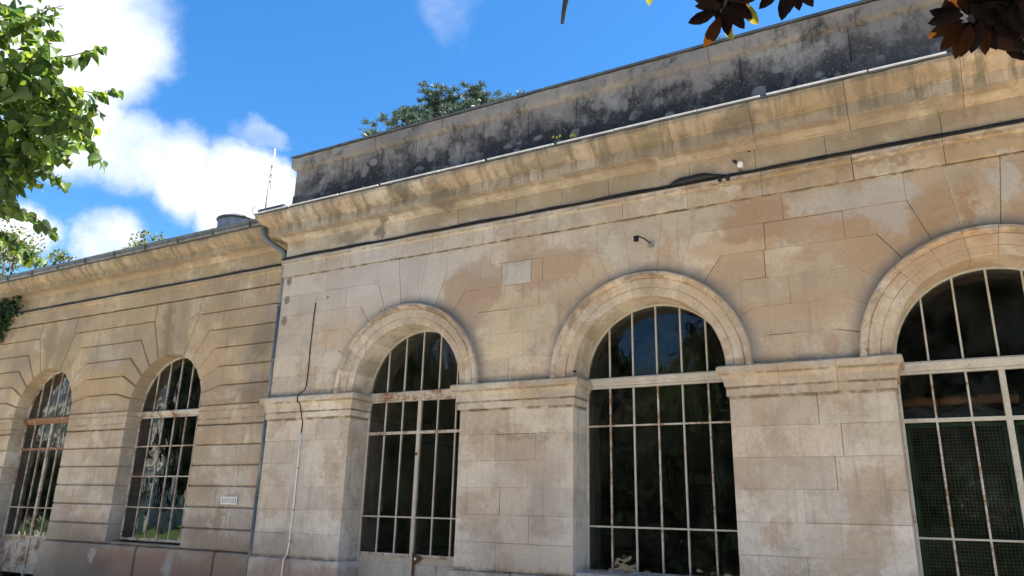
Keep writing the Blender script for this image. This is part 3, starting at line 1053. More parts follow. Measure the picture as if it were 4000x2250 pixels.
# zinc capping of the cornice with a bright rolled lip, laid in lengths
zz = PXL - 0.45
zcap = node_part('cornice_flashing', pav, (-3, -0.2, 6.6))
xcut = PXL - 0.447
i = 0
while xcut < PXR:
    L = 1.15 if i % 2 else 0.85
    x2 = min(xcut + L, PXR)
    dz = 0.002 * (i % 2)
    V, F = [], []
    prof = [(0.30, 6.640), (0.445, 6.606), (0.452, 6.602), (0.452, 6.578), (0.443, 6.578), (0.443, 6.598), (0.30, 6.628)]
    for X in (xcut, x2 + 0.004):
        for p, z in [(0.0, 6.665 + dz)] + [(a, b + dz) for a, b in prof] + [(0.0, 6.655 + dz)]:
            V.append((X, -p, z))
    k = len(prof) + 2
    for q in range(k):
        F.append((q, (q + 1) % k, k + (q + 1) % k, k + q))
    F += [tuple(range(k - 1, -1, -1)), tuple(range(k, 2 * k))]
    mesh_obj('zinc_sheet', V, F, 'zinc', zcap)
    rx2 = x2 - 0.012 if random.random() < 0.6 else x2 - random.uniform(.03, .07)
    mesh_obj('rolled_lip', *tube_vf([(xcut + 0.006, -0.457, 6.612 + dz), (rx2, -0.457, 6.612 + dz)], 0.0125, 8), 'bright_zinc', zcap)
    xcut = x2
    i += 1

# parapet
def par_row(z0, z1, y, seed, avg, name='parapet_stone'):
    r = random.Random(seed)
    x = PXL + 0.0
    while x < PXR - 0.3:
        w = avg * r.uniform(0.7, 1.3)
        x2 = min(x + w, PXR)
        if PXR - x2 < 0.4:
            x2 = PXR
        stone(pav, [(x, z0), (x2, z0), (x2, z1), (x, z1)], ['j', 'w', 'j', 'o' if x == PXL else 'w'], y, 0.45, 0.006, mat='parapet_stone', name=name, rough=1.0)
        x = x2


par_row(6.60, 7.035, -0.028, 5, 1.5)
par_row(7.035, 7.535, 0.0, 6, 1.15)
COP = [(-0.45, 7.537), (0.0, 7.537), (0.012, 7.548), (0.030, 7.556), (0.050, 7.580), (0.062, 7.588), (0.070, 7.600), (0.074, 7.775), (-0.45, 7.80)]
run(pav, 'coping_stone', COP, 0.0, PXL, PXR, 1.9, 0.5, 'parapet_stone', cuts=[-7.82, -6.1, -4.3, -2.05, -0.22, 1.6, 3.0])
cz = Acc()
cz.box(PXL - 0.095, PXR, -0.095, 0.5, 7.803, 7.822)
cz.box(PXL - 0.095, PXR, -0.098, -0.086, 7.785, 7.803)
cz.obj('coping_flashing', 'zinc', pav)

# wing entablature
run(wing, 'architrave_stone', [(p, z) for p, z in ARCH_P], 0.20, WXL, WXR, 1.3, 0, seed=21)
run(wing, 'frieze_stone', [(-0.5, 5.802), (0.004, 5.802), (0.004, 6.118), (-0.5, 6.118)], 0.20, WXL, WXR, 1.5, 0, seed=23)
WCOR = [(-0.3, 6.12), (0.008, 6.12), (0.03, 6.14), (0.055, 6.17), (0.075, 6.215), (0.085, 6.225), (0.165, 6.232), (0.19, 6.222), (0.202, 6.23), (0.206, 6.335), (0.222, 6.342),
        (0.262, 6.352), (0.305, 6.378), (0.345, 6.42), (0.365, 6.455), (0.370, 6.50), (-0.3, 6.53)]
run(wing, 'cornice_stone', WCOR, 0.20, WXL, WXR, 1.25, 0, seed=25, j=0.003)
# gutter: zinc trough pieces
gut = node_part('eaves_gutter', wing, (-17, -0.2, 6.6))
x = WXL
i = 0
GP = [(0.36, 6.512), (0.40, 6.520), (0.425, 6.545), (0.432, 6.60), (0.444, 6.622), (0.440, 6.637), (0.424, 6.640), (0.416, 6.60), (0.40, 6.545), (0.30, 6.538), (0.0, 6.60), (0.0, 6.515)]
while x < WXR - 0.25:
    x2 = min(x + 1.0, WXR - 0.25)
    V, F = [], []
    for X in (x, x2 - 0.004):
        for p, z in GP:
            V.append((X, 0.20 - p, z + 0.0015 * (i % 2)))
    k = len(GP)
    for q in range(k):
        F.append((q, (q + 1) % k, k + (q + 1) % k, k + q))
    F += [tuple(range(k - 1, -1, -1)), tuple(range(k, 2 * k))]
    mesh_obj('gutter_length', V, F, 'zinc', gut)
    mesh_obj('gutter_bracket', *bevel_box(x2 - 0.016, x2 + 0.010, 0.20 - 0.452, 0.20 - 0.40, 6.515, 6.646, 0.004), 'zinc', gut)
    x = x2
    i += 1

# roofs and closed dark rooms behind the facades
def slab(parent, name, mat, *b):
    v, f = box_vf(*b)
    return mesh_obj(name, v, f, mat, parent)


slab(pav, 'roof', 'zinc', PXL + 0.02, PXR, 0.46, 9.0, 6.62, 6.9)
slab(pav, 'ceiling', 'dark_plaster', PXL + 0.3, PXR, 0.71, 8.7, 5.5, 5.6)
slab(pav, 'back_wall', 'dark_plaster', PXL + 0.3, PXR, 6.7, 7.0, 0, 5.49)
slab(pav, 'side_wall', 'limestone', PXL + 0.004, PXL + 0.29, 0.705, 8.99, 0, 6.61)
slab(pav, 'side_wall', 'limestone', PXR + 0.003, PXR + 0.3, 0.02, 8.99, 0, 6.5)
slab(pav, 'rear_wall', 'limestone', PXL + 0.3, PXR, 8.72, 8.98, 0, 6.61)
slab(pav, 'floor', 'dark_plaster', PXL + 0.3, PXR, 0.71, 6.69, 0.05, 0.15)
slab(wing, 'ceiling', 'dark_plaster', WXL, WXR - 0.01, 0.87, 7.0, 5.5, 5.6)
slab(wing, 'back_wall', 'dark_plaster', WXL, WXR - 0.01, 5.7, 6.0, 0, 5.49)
slab(wing, 'side_wall', 'limestone', WXL - 0.3, WXL - 0.003, 0.14, 7.0, 0, 6.45)
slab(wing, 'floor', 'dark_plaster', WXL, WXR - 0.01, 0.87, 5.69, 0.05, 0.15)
mesh_obj('roof', [(WXL, 0.15, 6.56), (WXR - 0.01, 0.15, 6.56), (WXR - 0.01, 4.0, 7.35), (WXL, 4.0, 7.35), (WXR - 0.01, 7.6, 6.56), (WXL, 7.6, 6.56),
                  (WXL, 0.15, 6.534), (WXR - 0.01, 0.15, 6.534), (WXR - 0.01, 7.6, 6.534), (WXL, 7.6, 6.534)],
         [(0, 1, 2, 3), (3, 2, 4, 5), (6, 9, 8, 7), (0, 6, 7, 1), (5, 4, 8, 9), (0, 3, 5, 9, 6), (1, 7, 8, 4, 2)], 'zinc', wing)
slab(wing, 'rear_wall', 'limestone', WXL, WXR - 0.01, 7.02, 7.3, 0, 6.5)

# ------------------------------------------------------------------ windows and doors
def prism(poly, y0, y1):
    m_ = len(poly)
    V = [(p[0], y0, p[1]) for p in poly] + [(p[0], y1, p[1]) for p in poly]
    F = [tuple(range(m_)), tuple(range(2 * m_ - 1, m_ - 1, -1))]
    for q in range(m_):
        q2 = (q + 1) % m_
        F.append((q, q + m_, q2 + m_, q2))
    return V, F


def window(parent, cx, yf, r, name, label, bottoms, bars, ts, paint, tpaint, door=False, zpanel=None, leafbars=None, wide=(), thin=0.011, gmat='glass'):
    """arched iron window: frame, transom, glazing bars and single panes. bars = heights of horizontal bars below the transom"""
    w = node_part(name, parent, (cx, yf, bottoms))
    if label:
        w['label'] = label
    zt0, zt1 = ts
    fw = 0.035
    # outer frame: jambs and arch
    for s in (-1, 1):
        xa, xb = (cx - r, cx - r + fw) if s < 0 else (cx + r - fw, cx + r)
        mesh_obj('frame_jamb', *bevel_box(xa, xb, yf, yf + 0.06, bottoms, ZS), paint, w)
    a_o = arc_pts(cx, r, 0, math.pi, 28)
    a_i = arc_pts(cx, r - fw, 0, math.pi, 28)
    V, F = [], []
    for po, pi in zip(a_o, a_i):
        V += [(po[0], yf, po[1]), (pi[0], yf, pi[1]), (pi[0], yf + 0.06, pi[1]), (po[0], yf + 0.06, po[1])]
    for i in range(28):
        for q in range(4):
            q2 = (q + 1) % 4
            F.append((i * 4 + q, i * 4 + q2, (i + 1) * 4 + q2, (i + 1) * 4 + q))
    F += [(3, 2, 1, 0), (112, 113, 114, 115)]
    mesh_obj('frame_arch', V, F, paint, w)
    # transom: moulded rail
    tp = [(0.0, zt0), (0.020, zt0), (0.022, zt0 + 0.022), (0.012, zt0 + 0.026), (0.028, zt0 + 0.034), (0.030, zt0 + 0.062), (0.046, zt0 + 0.072), (0.052, zt1 - 0.02), (0.038, zt1), (0.0, zt1)]
    tp = [(p + 0.0, z) for p, z in tp]
    tp[0] = (-0.05, zt0)
    tp[-1] = (-0.05, zt1)
    sweep(w, 'transom', tp, [(cx - r + 0.002, yf, 0, -1), (cx + r - 0.002, yf, 0, -1)], tpaint)
    # uprights
    xm = [cx + q * 0.333 for q in (-2, -1, 0, 1, 2)]
    for q, X in enumerate(xm):
        top = ZS + math.sqrt(max(0, (r - 0.02) ** 2 - (X - cx) ** 2))
        mesh_obj('glazing_bar', *bevel_box(X - thin, X + thin, yf + 0.004, yf + 0.045, zt1 - 0.005, top, 0.004), paint, w)
    zb = [zt0] + list(bars)
    zlow = zpanel if door else bottoms + 0.05
    for q, X in enumerate(xm):
        h = thin if (q - 2) not in wide and not (door and q == 2) else 0.024
        if h > 0.02:
            mesh_obj('meeting_stile', *bevel_box(X - 0.030, X + 0.030, yf - 0.012, yf + 0.055, bottoms if door else zlow, zt0 + 0.002, 0.006), paint, w)
        else:
            jx = random.uniform(-0.002, 0.002)
            mesh_obj('glazing_bar', *bevel_box(X - h + jx, X + h + jx, yf + 0.004, yf + 0.045, zlow, zt0 + 0.002, 0.004), paint if random.random() < .75 else 'worn_paint', w)
    for zi, z in enumerate(bars):
        hh = 0.022 if (zi == 0 and door) else 0.011
        mat = tpaint if (zi == 0 and door) else (paint if random.random() < .6 else 'worn_paint')
        mesh_obj('glazing_bar', *bevel_box(cx - r + fw - 0.002, cx + r - fw + 0.002, yf + (0.001 if hh < .02 else -0.008), yf + 0.043, z - hh, z + hh, 0.004), mat, w)
    if not door:
        mesh_obj('bottom_rail', *bevel_box(cx - r + 0.001, cx + r - 0.001, yf - 0.01, yf + 0.06, bottoms, bottoms + 0.052), 'worn_paint', w)
    # panes (each slightly out of true)
    xe = [cx - r + fw] + xm + [cx + r - fw]
    zr = zb + [zlow]
    for a in range(6):
        xa, xb = xe[a] + 0.006, xe[a + 1] - 0.006
        pts = [(xa, zt1), (xb, zt1)]
        for t in range(7):
            X = xb + (xa - xb) * t / 6
            pts.append((X, max(zt1 + 0.01, ZS + math.sqrt(max(0, (r - fw + 0.006) ** 2 - (X - cx) ** 2)))))
        polys = [pts]
        for b in range(len(zr) - 1):
            polys.append([(xa, zr[b + 1] + 0.004), (xb, zr[b + 1] + 0.004), (xb, zr[b] - 0.004), (xa, zr[b] - 0.004)])
        for pl in polys:
            v, f = prism(pl, yf + 0.022, yf + 0.026)
            tx, tz = random.gauss(0, 0.004), random.gauss(0, 0.004)
            mx_, mz_ = sum(p[0] for p in pl) / len(pl), sum(p[1] for p in pl) / len(pl)
            v = [(q[0], q[1] + (q[0] - mx_) * tx + (q[2] - mz_) * tz, q[2]) for q in v]
            mesh_obj('pane', v, f, gmat, w)
    if door:
        # sheet-metal foot of the two leaves: rails, stiles and raised panels
        for s in (-1, 1):
            xa, xb = (cx - r + fw, cx - 0.030) if s < 0 else (cx + 0.030, cx + r - fw)
            mesh_obj('leaf_sheet', *box_vf(xa, xb, yf + 0.02, yf + 0.04, 0.16, zpanel), paint, w)
            for (z0, z1) in ((zpanel - 0.045, zpanel + 0.004), (0.16, 0.26)):
                mesh_obj('rail', *bevel_box(xa + .001, xb - .001, yf - 0.006, yf + 0.0195, z0, z1), paint if z0 < .5 else 'worn_paint', w)
            W = (xb - xa)
            for c in (0.27, 0.73):
                pc = xa + W * c
                mesh_obj('panel', *bevel_box(pc - W * 0.17, pc + W * 0.17, yf + 0.002, yf + 0.0195, 0.32, zpanel - 0.13, 0.012), paint, w)
                mesh_obj('panel_field', *bevel_box(pc - W * 0.11, pc + W * 0.11, yf - 0.006, yf + 0.0015, 0.36, zpanel - 0.18, 0.006), paint, w)
    return w


d1 = window(pav, PC[0], 0.42, 1.02, 'glazed_door', 'cream double door with a rust patch at the lock', 0.02, [2.75, 1.50], (3.235, 3.385), 'cream_paint', 'worn_paint', True, 0.98)
w2 = window(pav, PC[1], 0.42, 1.02, 'arched_window', None, 0.88, [2.745, 1.46], (3.245, 3.385), 'cream_paint', 'cream_paint')
d3 = window(pav, PC[2], 0.42, 1.02, 'glazed_door', 'cream door with green framed wire screens behind the glass', 0.02, [2.685, 1.45], (3.20, 3.335), 'cream_paint', 'cream_paint', True, 0.92)
wA = window(wing, WC[1], 0.48, 1.05, 'glazed_door', 'rusty glazed door with panelled foot', 0.02, [2.68, 1.46], (3.215, 3.35), 'worn_paint', 'rusty_paint', True, 0.90, gmat='mirror_glass')
wB = window(wing, WC[2], 0.48, 1.05, 'arched_window', 'narrow window with rusty bottom rail', 0.93, [2.665, 2.10, 1.53], (3.21, 3.34), 'worn_paint', 'worn_paint', thin=0.0095, gmat='mirror_glass')
wC = window(wing, WC[0], 0.48, 1.05, 'arched_window', None, 0.93, [2.665, 2.10, 1.53], (3.21, 3.34), 'cream_paint', 'worn_paint', gmat='mirror_glass')
# window sills
mesh_obj('sill', *bevel_box(PC[1] - 1.018, PC[1] + 1.018, 0.02, 0.42, 0.86, 0.905, 0.02), 'limestone', pav)
mesh_obj('sill', *bevel_box(WC[2] - 1.048, WC[2] + 1.048, 0.22, 0.48, 0.861, 0.90, 0.02), 'limestone', wing)
mesh_obj('sill', *bevel_box(WC[0] - 1.048, WC[0] + 1.048, 0.22, 0.48, 0.861, 0.90, 0.02), 'limestone', wing)
slab(wing, 'spandrel_wall', 'limestone', WC[0] - 1.05, WC[0] + 1.05, 0.25, 0.86, 0, 0.855)
slab(wing, 'spandrel_wall', 'limestone', WC[2] - 1.05, WC[2] + 1.05, 0.66, 0.86, 0, 0.92)
slab(pav, 'spandrel_wall', 'limestone', PC[1] - 1.02, PC[1] + 1.02, 0.46, 0.70, 0, 0.87)
# rust patch and lock on the first door, hinge pins
lock = Acc()
ring = []
for i in range(14):
    a = 2 * math.pi * i / 14
    rr = 0.085 * (1 + 0.35 * math.sin(3 * a + 1) + random.uniform(-.15, .15))
    ring.append((PC[0] + 0.105 + rr * math.cos(a), 0.93 + rr * math.sin(a) * 0.85))
lock.add(prism(ring, 0.4095, 0.415))
ring2 = [(PC[0] + 0.035, 0.62), (PC[0] + 0.075, 0.60), (PC[0] + 0.07, 0.90), (PC[0] + 0.035, 0.93)]
lock.add(prism(ring2, 0.4105, 0.416))
lock.obj('rust_patch', 'rust_brown', d1)
mesh_obj('keyhole_cover', *tube_vf([(PC[0] + 0.09, 0.409, 0.925), (PC[0] + 0.09, 0.398, 0.925)], 0.02, 10), 'bright_zinc', d1)
mesh_obj('door_latch', *bevel_box(PC[0] - 0.02, PC[0] + 0.012, 0.385, 0.407, 2.40, 2.44, .004), 'rust_brown', d1)

# ------------------------------------------------------------------ things on the facade
# downpipe with swan neck
px, py = -9.835, 0.115
dp = thing('drainpipe', 'grey zinc drainpipe with a swan neck in the corner between wing and pavilion', 'drainpipe', (px, py, 0))
path = [(-10.16, -0.19, 6.56), (-10.16, -0.19, 6.42), (-10.155, -0.18, 6.33), (-10.13, -0.15, 6.25), (-10.06, -0.09, 6.17), (-9.93, 0.03, 6.07), (-9.87, 0.08, 6.02), (-9.843, 0.105, 5.94), (px, py, 5.85), (px, py, 5.0)]
mesh_obj('swan_neck', *tube_vf(path, 0.052, 14), 'zinc_pipe', dp, True)
for z0, z1 in ((5.02, 3.02), (3.05, 1.75), (1.78, 0.0)):
    mesh_obj('pipe_length', *tube_vf([(px, py, z0), (px, py, z1)], 0.050 - 0.002 * (z0 < 4), 14), 'zinc_pipe', dp, True)
for z in (5.83, 5.02, 3.05, 1.78, 4.05):
    mesh_obj('pipe_collar', *tube_vf([(px, py, z + .025), (px, py, z - .025)], 0.058, 14), 'zinc_pipe', dp, True)
    mesh_obj('pipe_bracket', *box_vf(px - .012, px + .012, py + .04, 0.199, z - .012, z + .012), 'zinc_pipe', dp)
mesh_obj('hopper', *tube_vf([(-10.16, -0.19, 6.66), (-10.16, -0.19, 6.60), (-10.16, -0.19, 6.54)], [0.085, 0.085, 0.053], 14), 'zinc_pipe', dp, True)

# cable bundles along the top of the architrave
def cable_path(x0, x1, y, z, amp, seed):
    r = random.Random(seed)
    n = int(abs(x1 - x0) / 0.16)
    ph = [r.uniform(0, 6) for _ in range(4)]
    return [(x0 + (x1 - x0) * i / n, y + 0.006 * math.sin(i * .9 + ph[3]),
             z + amp * (math.sin(i * .35 + ph[0]) + .6 * math.sin(i * .83 + ph[1]) + .4 * math.sin(i * 1.7 + ph[2]))) for i in range(n + 1)]


cb = thing('cable_bundle', 'black cable bundle lying along the ledge above the pavilion arches', 'cable', (-3, -0.04, 5.82))
mesh_obj('cable', *tube_vf(cable_path(-9.78, PXR, -0.030, 5.826, 0.0045, 1), 0.014, 6), 'black_cable', cb, True)
mesh_obj('cable', *tube_vf(cable_path(-9.78, PXR, -0.022, 5.848, 0.005, 2), 0.009, 6), 'black_cable', cb, True)
mesh_obj('cable', *tube_vf(cable_path(-9.78, PXR, -0.054, 5.812, 0.002, 3), 0.006, 6), 'black_cable', cb, True)
sl = [(-2.66, -0.045, 5.835, 0.018), (-2.60, -0.050, 5.85, 0.034), (-2.52, -0.05, 5.862, 0.048), (-2.25, -0.05, 5.868, 0.050), (-2.16, -0.05, 5.866, 0.042), (-2.08, -0.045, 5.852, 0.026), (-1.98, -0.04, 5.840, 0.016)]
mesh_obj('splice_sleeve', *tube_vf([s[:3] for s in sl], [s[3] for s in sl], 10), 'black_cable', cb, True)
for X in (-2.0, -1.90):
    mesh_obj('clip', *bevel_box(X - 0.022, X + 0.022, -0.080, -0.057, 5.745, 5.83, .004), 'black_cable', cb)
cw_ = thing('cable_bundle', 'black cable running along the ledge of the side wing above its arched windows', 'cable', (-17, 0.16, 5.82))
mesh_obj('cable', *tube_vf(cable_path(WXL, -9.80, 0.168, 5.822, 0.003, 4), 0.015, 6), 'black_cable', cw_, True)
mesh_obj('cable', *tube_vf(cable_path(WXL, -9.80, 0.180, 5.842, 0.003, 5), 0.010, 6), 'black_cable', cw_, True)

# thin riser cable / conduit on the left pier
rc = thing('wall_conduit', 'thin riser on the left pier, black above and white below the impost', 'conduit', (-8.89, -0.02, 0))
blk = [(-8.875, -0.010, 4.93), (-8.885, -0.012, 4.6), (-8.893, -0.010, 4.2), (-8.885, -0.012, 3.8), (-8.89, -0.012, 3.52), (-8.90, -0.03, 3.44), (-8.935, -0.09, 3.38), (-8.95, -0.125, 3.34), (-8.945, -0.122, 3.25),
       (-8.92, -0.075, 3.20), (-8.90, -0.062, 3.10), (-8.895, -0.036, 3.0), (-8.89, -0.012, 2.93), (-8.89, -0.012, 2.74)]
mesh_obj('black_cable', *tube_vf(blk, 0.0085, 6), 'black_cable', rc, True)
wh = [(-8.89, -0.014, 2.75), (-8.895, -0.014, 2.2), (-8.89, -0.014, 1.6), (-8.90, -0.014, 1.05), (-8.91, -0.03, 0.90), (-8.93, -0.066, 0.84), (-8.94, -0.068, 0.4), (-8.945, -0.07, 0.0)]
mesh_obj('white_conduit', *tube_vf(wh, 0.0125, 8), 'white_plastic', rc, True)
for z in (4.5, 4.05, 3.7, 2.2, 1.56, 1.1):
    mesh_obj('clip', *bevel_box(-8.905, -8.870, -0.028, 0.0, z - .008, z + .008, .003), 'grey_metal', rc)

# floodlight on bracket
fl = thing('floodlight', 'small dark floodlight on a bent bracket fixed to the middle keystone', 'lamp', (-3.08, 0, 5.1))
mesh_obj('wall_plate', *bevel_box(-2.99, -2.93, -0.045, 0.0, 5.02, 5.09, .008), 'grey_metal', fl)
mesh_obj('arm', *tube_vf([(-2.955, -0.03, 5.06), (-3.02, -0.13, 5.11), (-3.07, -0.20, 5.125), (-3.09, -0.22, 5.11)], 0.011, 8), 'rust_brown', fl, True)
lv, lf = bevel_box(-3.12, -3.065, -0.26, -0.20, 5.05, 5.12, .01)
mesh_obj('lamp_head', lv, lf, 'dark_hole', fl)
# security camera
sc_ = thing('security_camera', 'small white security camera standing on the black cables', 'camera', (-1.73, -0.03, 5.86))
mesh_obj('bracket', *bevel_box(-1.745, -1.715, -0.05, 0.003, 5.86, 5.895, .004), 'grey_metal', sc_)
mesh_obj('housing', *bevel_box(-1.765, -1.705, -0.105, -0.01, 5.895, 5.965, .014), 'white_plastic', sc_)
mesh_obj('lens', *tube_vf([(-1.775, -0.07, 5.965), (-1.80, -0.12, 5.975)], 0.022, 10), 'black_cable', sc_, True)
mesh_obj('lead', *tube_vf([(-1.735, -0.05, 5.90), (-1.755, -0.06, 5.87), (-1.74, -0.045, 5.845)], 0.005, 6), 'black_cable', sc_, True)
# vent grille in the wing wall
vg = thing('vent_grille', 'white slotted vent grille in the grooved wall right of the narrow window', 'vent', (-10.58, 0.19, 1.62))
x0, x1, z0, z1 = -10.775, -10.385, 1.62, 1.75
mesh_obj('back_plate', *box_vf(x0 + .01, x1 - .01, 0.186, 0.1995, z0 + .005, z1 - .005), 'dark_hole', vg)
fa = Acc()
fa.add(bevel_box(x0, x1, 0.172, 0.1855, z1 - .022, z1, .003)).add(bevel_box(x0, x1, 0.172, 0.1855, z0, z0 + .022, .003))
fa.add(bevel_box(x0, x0 + .028, 0.173, 0.1855, z0 + .022, z1 - .022, .003)).add(bevel_box(x1 - .028, x1, 0.173, 0.1855, z0 + .022, z1 - .022, .003))
fa.obj('frame', 'white_plastic', vg)
for i in range(9):
    X = x0 + .028 + (x1 - x0 - .056) * (i + 1) / 10
    mesh_obj('slat', *box_vf(X - .009, X + .009, 0.176, 0.185, z0 + .022, z1 - .022), 'white_plastic', vg)
# three old fixing plates beside the drainpipe
for i, (X, Z, lab) in enumerate(((-9.56, 5.40, 'grey mortar patch with a rusty fixing hole just under the band, topmost of three'),
                                 (-9.57, 5.05, 'grey square patch with a fixing hole beside the drainpipe, middle of three'),
                                 (-9.58, 4.68, 'grey smeared patch with a fixing hole beside the drainpipe, lowest of three'))):
    t = thing('fixing_patch', lab, 'patch', (X, 0, Z), 'fixing patches beside the drainpipe')
    ring = []
    for q in range(12):
        a = 2 * math.pi * q / 12
        ring.append((X + 0.06 * math.cos(a) * random.uniform(.8, 1.15), Z + 0.08 * math.sin(a) * random.uniform(.8, 1.15)))
    mesh_obj('mortar_pad', *prism(ring, -0.008, 0.004), 'mortar', t)
    mesh_obj('rusty_bolt', *tube_vf([(X - .005, -0.0085, Z), (X - .005, -0.014, Z)], 0.012, 8), 'rust_brown', t)
# small holes / stubs in the wall
for X, Z, r_, lab in ((-4.05, 3.42, .018, 'small dark iron stub low on the moulded ring left of the middle window'), (-0.53, 3.42, .018, 'small dark iron stub at the left foot of the right arch ring'),
                      (-2.17, 3.43, .018, 'small dark iron stub at the right foot of the middle arch ring'), (-8.62, 5.0, .014, 'dark slot shaped hole plug high on the left pier'),
                      (-1.62, 6.12, .014, 'dark plug in the frieze above the security camera')):
    yb = -0.06 if Z < 3.5 else (0.0 if Z < 6 else -0.004)
    tag(mesh_obj('iron_stub', *tube_vf([(X, yb + .02, Z), (X, yb - .014, Z - .006)], [r_, r_ * .8], 8), 'dark_hole'), lab, 'stub')

# weeds rooted on the cornice
def leaf_blade(p, d, L, w, droop=0.3):
    d = d.normalized()
    side = d.cross(Vector((0, 0, 1)))
    if side.length < 1e-3:
        side = Vector((1, 0, 0))
    side = side.normalized() * w
    m1 = p + d * L * 0.5 + Vector((0, 0, 0))
    e = p + d * L + Vector((0, 0, -droop * L))
    return [tuple(p), tuple(m1 + side), tuple(e), tuple(m1 - side)], [(0, 1, 2, 3)]


wd = thing('flowering_weed', 'small weed with yellow flowers rooted on the cornice below the parapet', 'plant', (-4.1, -0.30, 6.64))
a = Acc()
for i in range(90):
    b = Vector((-4.08 + random.gauss(0, .14), -0.31 + random.uniform(-.07, .07), 6.635))
    a.add(leaf_blade(b, Vector((random.uniform(-1, 1), random.uniform(-1, 1), random.uniform(.4, 1.6))), random.uniform(.05, .12), random.uniform(.008, .018)))
a.obj('foliage', 'garden_leaf', wd)
for (X, Z) in ((-4.27, 6.80), (-4.21, 6.775), (-4.16, 6.79), (-3.99, 6.745), (-3.93, 6.735), (-3.96, 6.765)):
    mesh_obj('stem', *tube_vf([(X + .03, -0.31, 6.64), (X + .01, -0.31, 6.7), (X, -0.32, Z)], 0.003, 5), 'garden_leaf', wd)
    fa = Acc()
    for q in range(5):
        an = 2 * math.pi * q / 5
        fa.add(leaf_blade(Vector((X, -0.322, Z)), Vector((math.cos(an), -0.5, math.sin(an))), .026, .010, 0))
    fa.obj('flower', 'yellow_petal', wd)

# things inside the windows
tag(mesh_obj('paper_notice', *box_vf(WC[2] + 0.405, WC[2] + 0.615, 0.53, 0.533, 1.155, 1.46), 'paper'), 'pale paper sheet stuck inside the lowest pane row of the narrow window', 'notice')
arcb = Acc()
V, F = [], []
for i in range(15):
    t = i / 14
    X = WC[2] - 0.62 + 1.5 * t
    zc = 1.02 + 0.17 * math.sin(math.pi * min(1, t * 1.0)) ** 0.9
    V += [(X, 0.75, zc), (X, 0.75, zc + 0.055), (X, 0.85, zc + 0.055), (X, 0.85, zc)]
for i in range(14):
    for q in range(4):
        q2 = (q + 1) % 4
        F.append((i * 4 + q, i * 4 + q2, (i + 1) * 4 + q2, (i + 1) * 4 + q))
F += [(3, 2, 1, 0), (56, 57, 58, 59)]
tag(mesh_obj('curved_strip', V, F, 'cream_strip'), 'pale curved strip behind the bottom of the narrow window', 'board')  # pale curved strip set just behind the panes
# wire screens behind the right door
for s, lab in ((-1, 'green framed wire screen behind the left leaf of the right door'), (1, 'green framed wire screen behind the right leaf of the right door')):
    xa, xb = (PC[2] - 0.975, PC[2] - 0.035) if s < 0 else (PC[2] + 0.035, PC[2] + 0.975)
    z0, z1 = 0.98, 2.655
    t = thing('wire_screen', lab, 'screen', ((xa + xb) / 2, 0.51, z0), 'green wire screens behind the right door')
    for nm, bx in (('frame', (xa, xa + .032, .50, .52, z0, z1)), ('frame', (xb - .032, xb, .50, .52, z0, z1)), ('frame', (xa + .032, xb - .032, .501, .519, z1 - .032, z1)), ('frame', (xa + .032, xb - .032, .501, .519, z0, z0 + .032))):
        mesh_obj(nm, *box_vf(*bx), 'green_paint', t)
    a = Acc()
    X = xa + .05
    while X < xb - .03:
        a.box(X - .0016, X + .0016, .508, .512, z0 + .03, z1 - .03)
        X += 0.0345
    Z = z0 + .05
    while Z < z1 - .03:
        a.box(xa + .03, xb - .03, .5045, .5078, Z - .0016, Z + .0016)
        Z += 0.0345
    o = a.obj('wire_grid', 'wire', t)
    o['kind'] = 'stuff'
# rolled blinds seen in the fanlight band of the right door
for i, X in enumerate((PC[2] - 0.80, PC[2] - 0.42, PC[2] - 0.05, PC[2] + .4)):
    tag(mesh_obj('rolled_blind', *tube_vf([(X - .19, 0.62, 2.90 + .01 * i), (X, 0.60, 2.92), (X + .17, 0.62, 2.90)], [0.045, .055, .045], 10), 'terracotta', None, True),
        ('brown roll at the far left inside the right door', 'brown roll second from the left inside the right door', 'brown roll third from the left inside the right door', 'brown roll right of the thick post inside the right door')[i], 'blind', 'brown rolls inside the right door')
a = Acc()
n = 26
V, F = [], []
for i in range(n):
    for j in range(5):
        V.append((PC[2] - 1.0 + 2.0 * i / (n - 1), 0.56 + 0.03 * j + 0.02 * math.sin(i * 1.3 + j), 2.72 + 0.045 * math.sin(i * .9) * (j > 0) + 0.03 * j + random.uniform(-.01, .01)))
for i in range(n - 1):
    for j in range(4):
        F.append((i * 5 + j, (i + 1) * 5 + j, (i + 1) * 5 + j + 1, i * 5 + j + 1))
tag(mesh_obj('crumpled_sheet', V, F, 'grey_cloth', None, True), 'grey crumpled sheet under the brown rolls inside the right door', 'cloth')

# roof things
dr = thing('roof_drum', 'round grey zinc drum standing on the wing roof', 'roof vent', (-14.78, 3.0, 7.1))
mesh_obj('drum', *tube_vf([(-14.78, 3.0, 7.1), (-14.78, 3.0, 8.44), (-14.78, 3.0, 8.48)], [.50, .50, .48], 28), 'grey_metal', dr, False)
mesh_obj('lid', *tube_vf([(-14.78, 3.0, 8.49), (-14.78, 3.0, 8.51), (-14.78, 3.0, 8.62), (-14.78, 3.0, 8.67)], [.54, .54, .34, .1], 28), 'grey_metal', dr, False)
an = thing('roof_antenna', 'thin white antenna mast on the roof behind the corner', 'antenna', (-13.86, 3.0, 7.3))
mesh_obj('mast', *tube_vf([(-13.87, 3, 7.3), (-13.87, 3, 8.9), (-13.84, 3, 9.9)], [.028, .022, .016], 8), 'grey_metal', an, True)
mesh_obj('whip', *tube_vf([(-13.80, 3, 9.2), (-13.80, 3, 10.35)], .012, 8), 'white_plastic', an, True)
for z in (9.45, 9.62, 9.85):
    mesh_obj('antenna_rod', *tube_vf([(-13.87, 3, z), (-13.78, 3, z + .01)], .013, 6), 'white_plastic', an, True)
